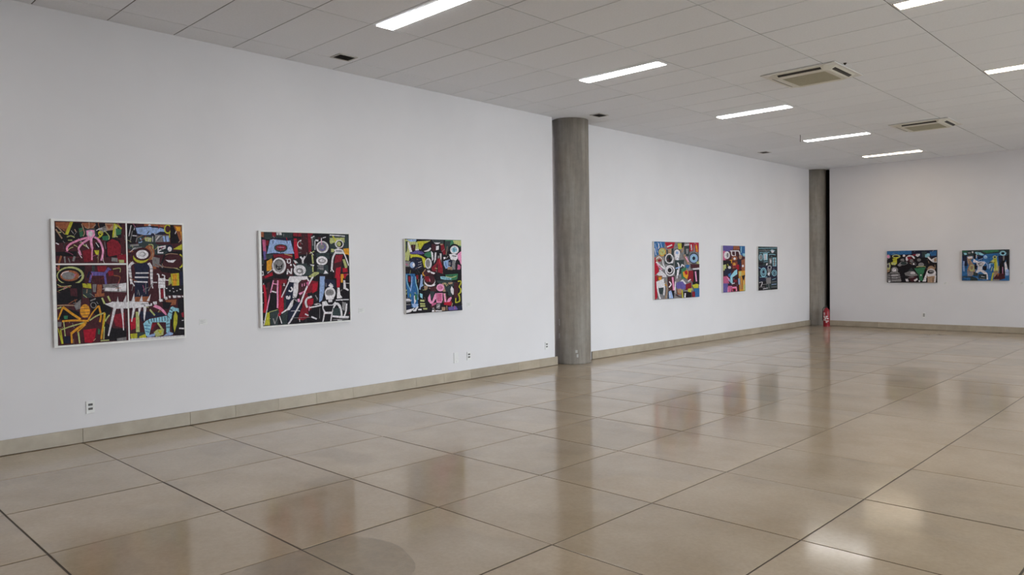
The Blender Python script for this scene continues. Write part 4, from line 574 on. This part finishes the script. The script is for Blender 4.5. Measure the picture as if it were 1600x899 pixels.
painting(8, (3.29 + .4525, YB, 1.148), .905, .681, 'blue painting with yellow-green figure on the back wall, at right edge of photo',
         [((0, 0, .905, .681), (0,))], back=True, depth=.035, edge='canvas_grey', scribble=50, tones='kdgunbu')

# small caption cards beside the paintings
def card(pos, back, label):
    w, h = .085, .062
    r = thing('caption_card', pos, label, 'caption card', 'caption cards beside the paintings', 0.0 if back else TH)
    obj('card', boxes(pbox(w, .0, .004, (0, 0), (w, h), back), bev=.0008), M['card'], r)
    obj('printed_lines', boxes(*[pbox(w, .0041, .0044, (.010, .046 - k * .010), (.010 + ln, .049 - k * .010), back) for k, ln in enumerate((.050, .038, .056, .030))]), M['ink'], r)
card(on_left(3.310, 1.025), False, 'small white caption card to the right of the octopus painting')
card(on_left(5.308, 1.043), False, 'small white caption card to the right of the red and black painting')
card(on_left(7.160, 1.034), False, 'small white caption card between the blue figure painting and the column')
card((2.956, YB, 1.055), True, 'small white caption card between the two back wall paintings')
card((4.428, YB, 1.060), True, 'small white caption card right of the blue back wall painting')

# ------------------------------------------------------------------ sockets
def outlet(pos, back, label, blank=False, w=.075, h=.118):
    r = thing('wall_plate' if blank else 'wall_outlet', pos, label, 'wall plate' if blank else 'outlet', None if blank else 'white wall outlets', 0.0 if back else TH)
    obj('cover_plate', boxes(pbox(w, 0, .010, (0, 0), (w, h), back), bev=.003), M['plastic'], r)
    if not blank:
        for v in (.033, .072):
            s = obj('socket', boxes(pbox(w, .0085, .0112, (.018, v), (w - .018, v + .021), back), bev=.001), M['socket'], r)
            obj('contact_hole', boxes(*[pbox(w, .0112, .0118, (x, v + .008), (x + .005, v + .013), back) for x in (.025, .035, .045)]), M['dark'], s)
    else:
        obj('screw', boxes(pbox(w, .010, .0115, (w / 2 - .004, .02), (w / 2 + .004, .028), back), bev=.0005), M['ink'], r)
outlet(on_left(2.213, .265), False, 'white wall outlet low on wall below the octopus painting')
outlet(on_left(6.884, .258), False, 'blank white wall plate low on the wall, left of an outlet', True, .085, .145)
outlet(on_left(7.132, .274), False, 'white wall outlet beside the blank wall plate, left of column')
outlet(on_left(8.843, .273), False, 'white wall outlet closest to the middle column')
outlet((2.503, YB, .278), True, 'white wall outlet low on the back wall under the dark painting')

# ------------------------------------------------------------------ ceiling lights
def light(x, y, warm, label):
    r = thing('ceiling_light', (x, y, H), label, 'ceiling light', 'ceiling light strips')
    Lx, Ly = 1.20, .205
    obj('housing', boxes(((-Lx / 2, -Ly / 2, -.008), (-Lx / 2 + .012, Ly / 2, -.0004)), ((Lx / 2 - .012, -Ly / 2, -.008), (Lx / 2, Ly / 2, -.0004)),
                         ((-Lx / 2, -Ly / 2, -.008), (Lx / 2, -Ly / 2 + .006, -.0004)), ((-Lx / 2, Ly / 2 - .006, -.006), (Lx / 2, Ly / 2, -.0004))), M['plastic'], r)
    obj('diffuser', boxes(((-Lx / 2 + .012, -Ly / 2 + .006, -.010), (Lx / 2 - .012, Ly / 2 - .006, -.0005)), bev=.002), M['lamp_warm' if warm else 'lamp_cool'], r)
light(2.275, 4.475, 0, 'bright white light strip nearest, cut by the top edge of photo')
light(2.275, 7.615, 0, 'bright white light strip, second in the row from nearest')
light(2.275, 11.12, 0, 'bright white light strip, middle of the row of five')
light(2.270, 14.50, 0, 'bright white light strip, fourth in the row, near thin wire')
light(2.270, 17.66, 1, 'warm white light strip closest to the back wall')
light(6.040, 7.600, 1, 'warm light strip at the upper right, cut by top edge')
light(6.040, 11.06, 1, 'warm light strip cut by the right edge of the photo')

for x, ys in ((2.275, (1.1, -2.3)), (6.04, (14.5, 17.66, 4.47, 1.1, -2.3)), (9.30, (17.66, 14.5, 11.1, 7.6, 4.47, 1.1, -2.3))):  # unseen strips, added only for the light they give the hall
    for y in ys: light(x, y, 0, 'unseen ceiling light strip added to light the hall')

# ------------------------------------------------------------------ ceiling cassettes
def cassette(x, y, label):
    r = thing('air_conditioner', (x, y, H - .004), label, 'air conditioner', 'ceiling air conditioners')
    obj('panel', boxes(((-.465, -.465, -.010), (.465, .465, -.0004)), bev=.004), M['panel'], r)
    bm = bmesh.new()
    def octo(hf, ch, z): return [bm.verts.new((a, b, z)) for a, b in ((-hf + ch, -hf), (hf - ch, -hf), (hf, -hf + ch), (hf, hf - ch), (hf - ch, hf), (-hf + ch, hf), (-hf, hf - ch), (-hf, -hf + ch))]
    z0, z1, h0, h1 = -.010, -.050, .425, .335
    A, B = octo(h0, .10, z0), octo(h1, .06, z1)
    D, E_ = octo(.275, .012, z1), octo(.265, .010, z1 + .012)
    for P, Q in ((A, B), (B, D), (D, E_)):
        for i in range(8): bm.faces.new((P[i], Q[i], Q[(i + 1) % 8], P[(i + 1) % 8]))
    bm.faces.new(E_[::-1])
    bm.faces.new(A)
    obj('body', bm, M['cream'], r)
    g = obj('grille', boxes(((-.264, -.264, z1 + .004), (.264, .264, z1 + .0115))), M['grille'], r)
    bl = bmesh.new()
    for k in range(21):
        p = -.25 + k * .025
        box(bl, (p - .004, -.255, z1), (p + .004, .255, z1 + .0038))
    s = obj('grille_slats', bl, M['grille'], g); s['kind'] = 'stuff'
    for q in range(4):
        a = q * PI / 2
        slope = math.atan2(z0 - z1, h0 - h1)
        bm = boxes(((-.27, -.021, -.001), (.27, .021, .0025)))
        v = obj('air_slot', bm, M['dark'], r)
        v.matrix_local = Matrix.Rotation(a, 4, 'Z') @ Matrix.Translation((0, -(h0 + h1) / 2 , (z0 + z1) / 2)) @ Matrix.Rotation(PI - slope, 4, 'X')
        v2 = obj('vane', boxes(((-.265, -.008, .0026), (.265, -.003, .0045))), M['socket'], v)
cassette(3.85, 9.53, 'cream ceiling air conditioner with khaki grille, the nearer one')
cassette(3.83, 14.42, 'cream ceiling air conditioner with khaki grille, farther one near back wall')

# ------------------------------------------------------------------ ceiling vents
def vent(x, y, label):
    r = thing('ceiling_vent', (x, y, H), label, 'vent', 'small ceiling vents')
    a, b = .10, .12
    obj('frame', boxes(((-a, -b, -.009), (-a + .02, b, -.0004)), ((a - .02, -b, -.009), (a, b, -.0004)), ((-a + .02, -b, -.009), (a - .02, -b + .02, -.0004)), ((-a + .02, b - .02, -.009), (a - .02, b, -.0004))), M['vent'], r)
    obj('backing', boxes(((-a + .02, -b + .02, -.002), (a - .02, b - .02, -.0004))), M['dark'], r)
    for k in range(5):
        s = obj('slat', boxes(((-.008, -b + .021, -.0010), (.008, b - .021, .0010))), M['dark'], r, (-.06 + k * .03, 0, -.0075)); s.rotation_euler = (0, .5, 0)
vent(.53, 4.76, 'small dark ceiling vent nearest, above the red and black painting')
vent(.50, 9.48, 'small dark ceiling vent beside the top of the middle column')
vent(.475, 15.27, 'small dark ceiling vent farthest, above the far left wall paintings')

bm = bmesh.new(); lathe(bm, [(0, -.022), (.008, -.021), (.012, -.013), (.018, -.005), (.020, -.0005), (0, -.0005)], 20)
o = obj('sprinkler_head', bm, M['dark'], loc=(4.36, 9.27, H), smooth=True); tag(o, 'tiny dark sprinkler dot on ceiling beside the nearer air conditioner', 'sprinkler')
bm = bmesh.new(); tube(bm, [(0, 0, -.0005), (.002, 0, -.06), (.0, .002, -.13)], .005, 6)
o = obj('hanging_wire', bm, M['dark'], loc=(1.90, 13.75, H), smooth=True); tag(o, 'short thin wire hanging at left end of fourth light strip', 'wire')

# ------------------------------------------------------------------ fire extinguisher
r = thing('fire_extinguisher', (.365, 18.87, 0), 'red fire extinguisher standing on floor beside the corner column', 'fire extinguisher', rotz=math.atan2(-18.87, 7.4))
bm = bmesh.new(); lathe(bm, [(0, .012), (.072, .012), (.078, .03), (.078, .36), (.072, .40), (.05, .435), (.026, .452), (.022, .47), (0, .47)], 32)
body = obj('cylinder', bm, M['red'], r, smooth=True)
bm = bmesh.new(); lathe(bm, [(.066, 0), (.080, 0), (.080, .02), (.0785, .03), (.066, .012)], 32); obj('base_ring', bm, M['red'], r)
bm = bmesh.new(); lathe(bm, [(0, .465), (.018, .465), (.018, .50), (.012, .505), (0, .505)], 16); obj('valve', bm, M['dark'], r)
obj('handle', boxes(((-.012, -.012, .503), (.085, .012, .512)), ((-.012, -.010, .520), (.075, .010, .527)), ((-.012, -.010, .503), (-.004, .010, .527))), M['dark'], r)
bm = bmesh.new(); tube(bm, [(.0, -.016, .485), (.0, -.06, .48), (.0, -.088, .43), (.0, -.090, .30), (.0, -.088, .15)], .009, 8); obj('hose', bm, M['dark'], r, smooth=True)
bm = bmesh.new()
for z, a0, a1, hh in ((.335, -60, -20, .012), (.30, -55, -25, .010), (.255, -60, 30, .012), (.225, -50, 10, .010), (.20, -45, 38, .010), (.165, -60, -10, .014), (.14, -20, 35, .010), (.11, -15, 12, .012)):
    N = 8
    ra = [bm.verts.new((.0784 * math.cos(math.radians(a0 + (a1 - a0) * k / N)), .0784 * math.sin(math.radians(a0 + (a1 - a0) * k / N)), z - hh)) for k in range(N + 1)]
    rb = [bm.verts.new((v.co.x, v.co.y, z + hh)) for v in ra]
    for k in range(N):
        if (k * 7 + int(z * 1000)) % 4: bm.faces.new((ra[k], ra[k + 1], rb[k + 1], rb[k]))
lb = obj('printed_text', bm, M['print'], body); lb['label'] = 'white print on the cylinder'; lb['kind'] = 'stuff'
print('tiles', NF, NC)
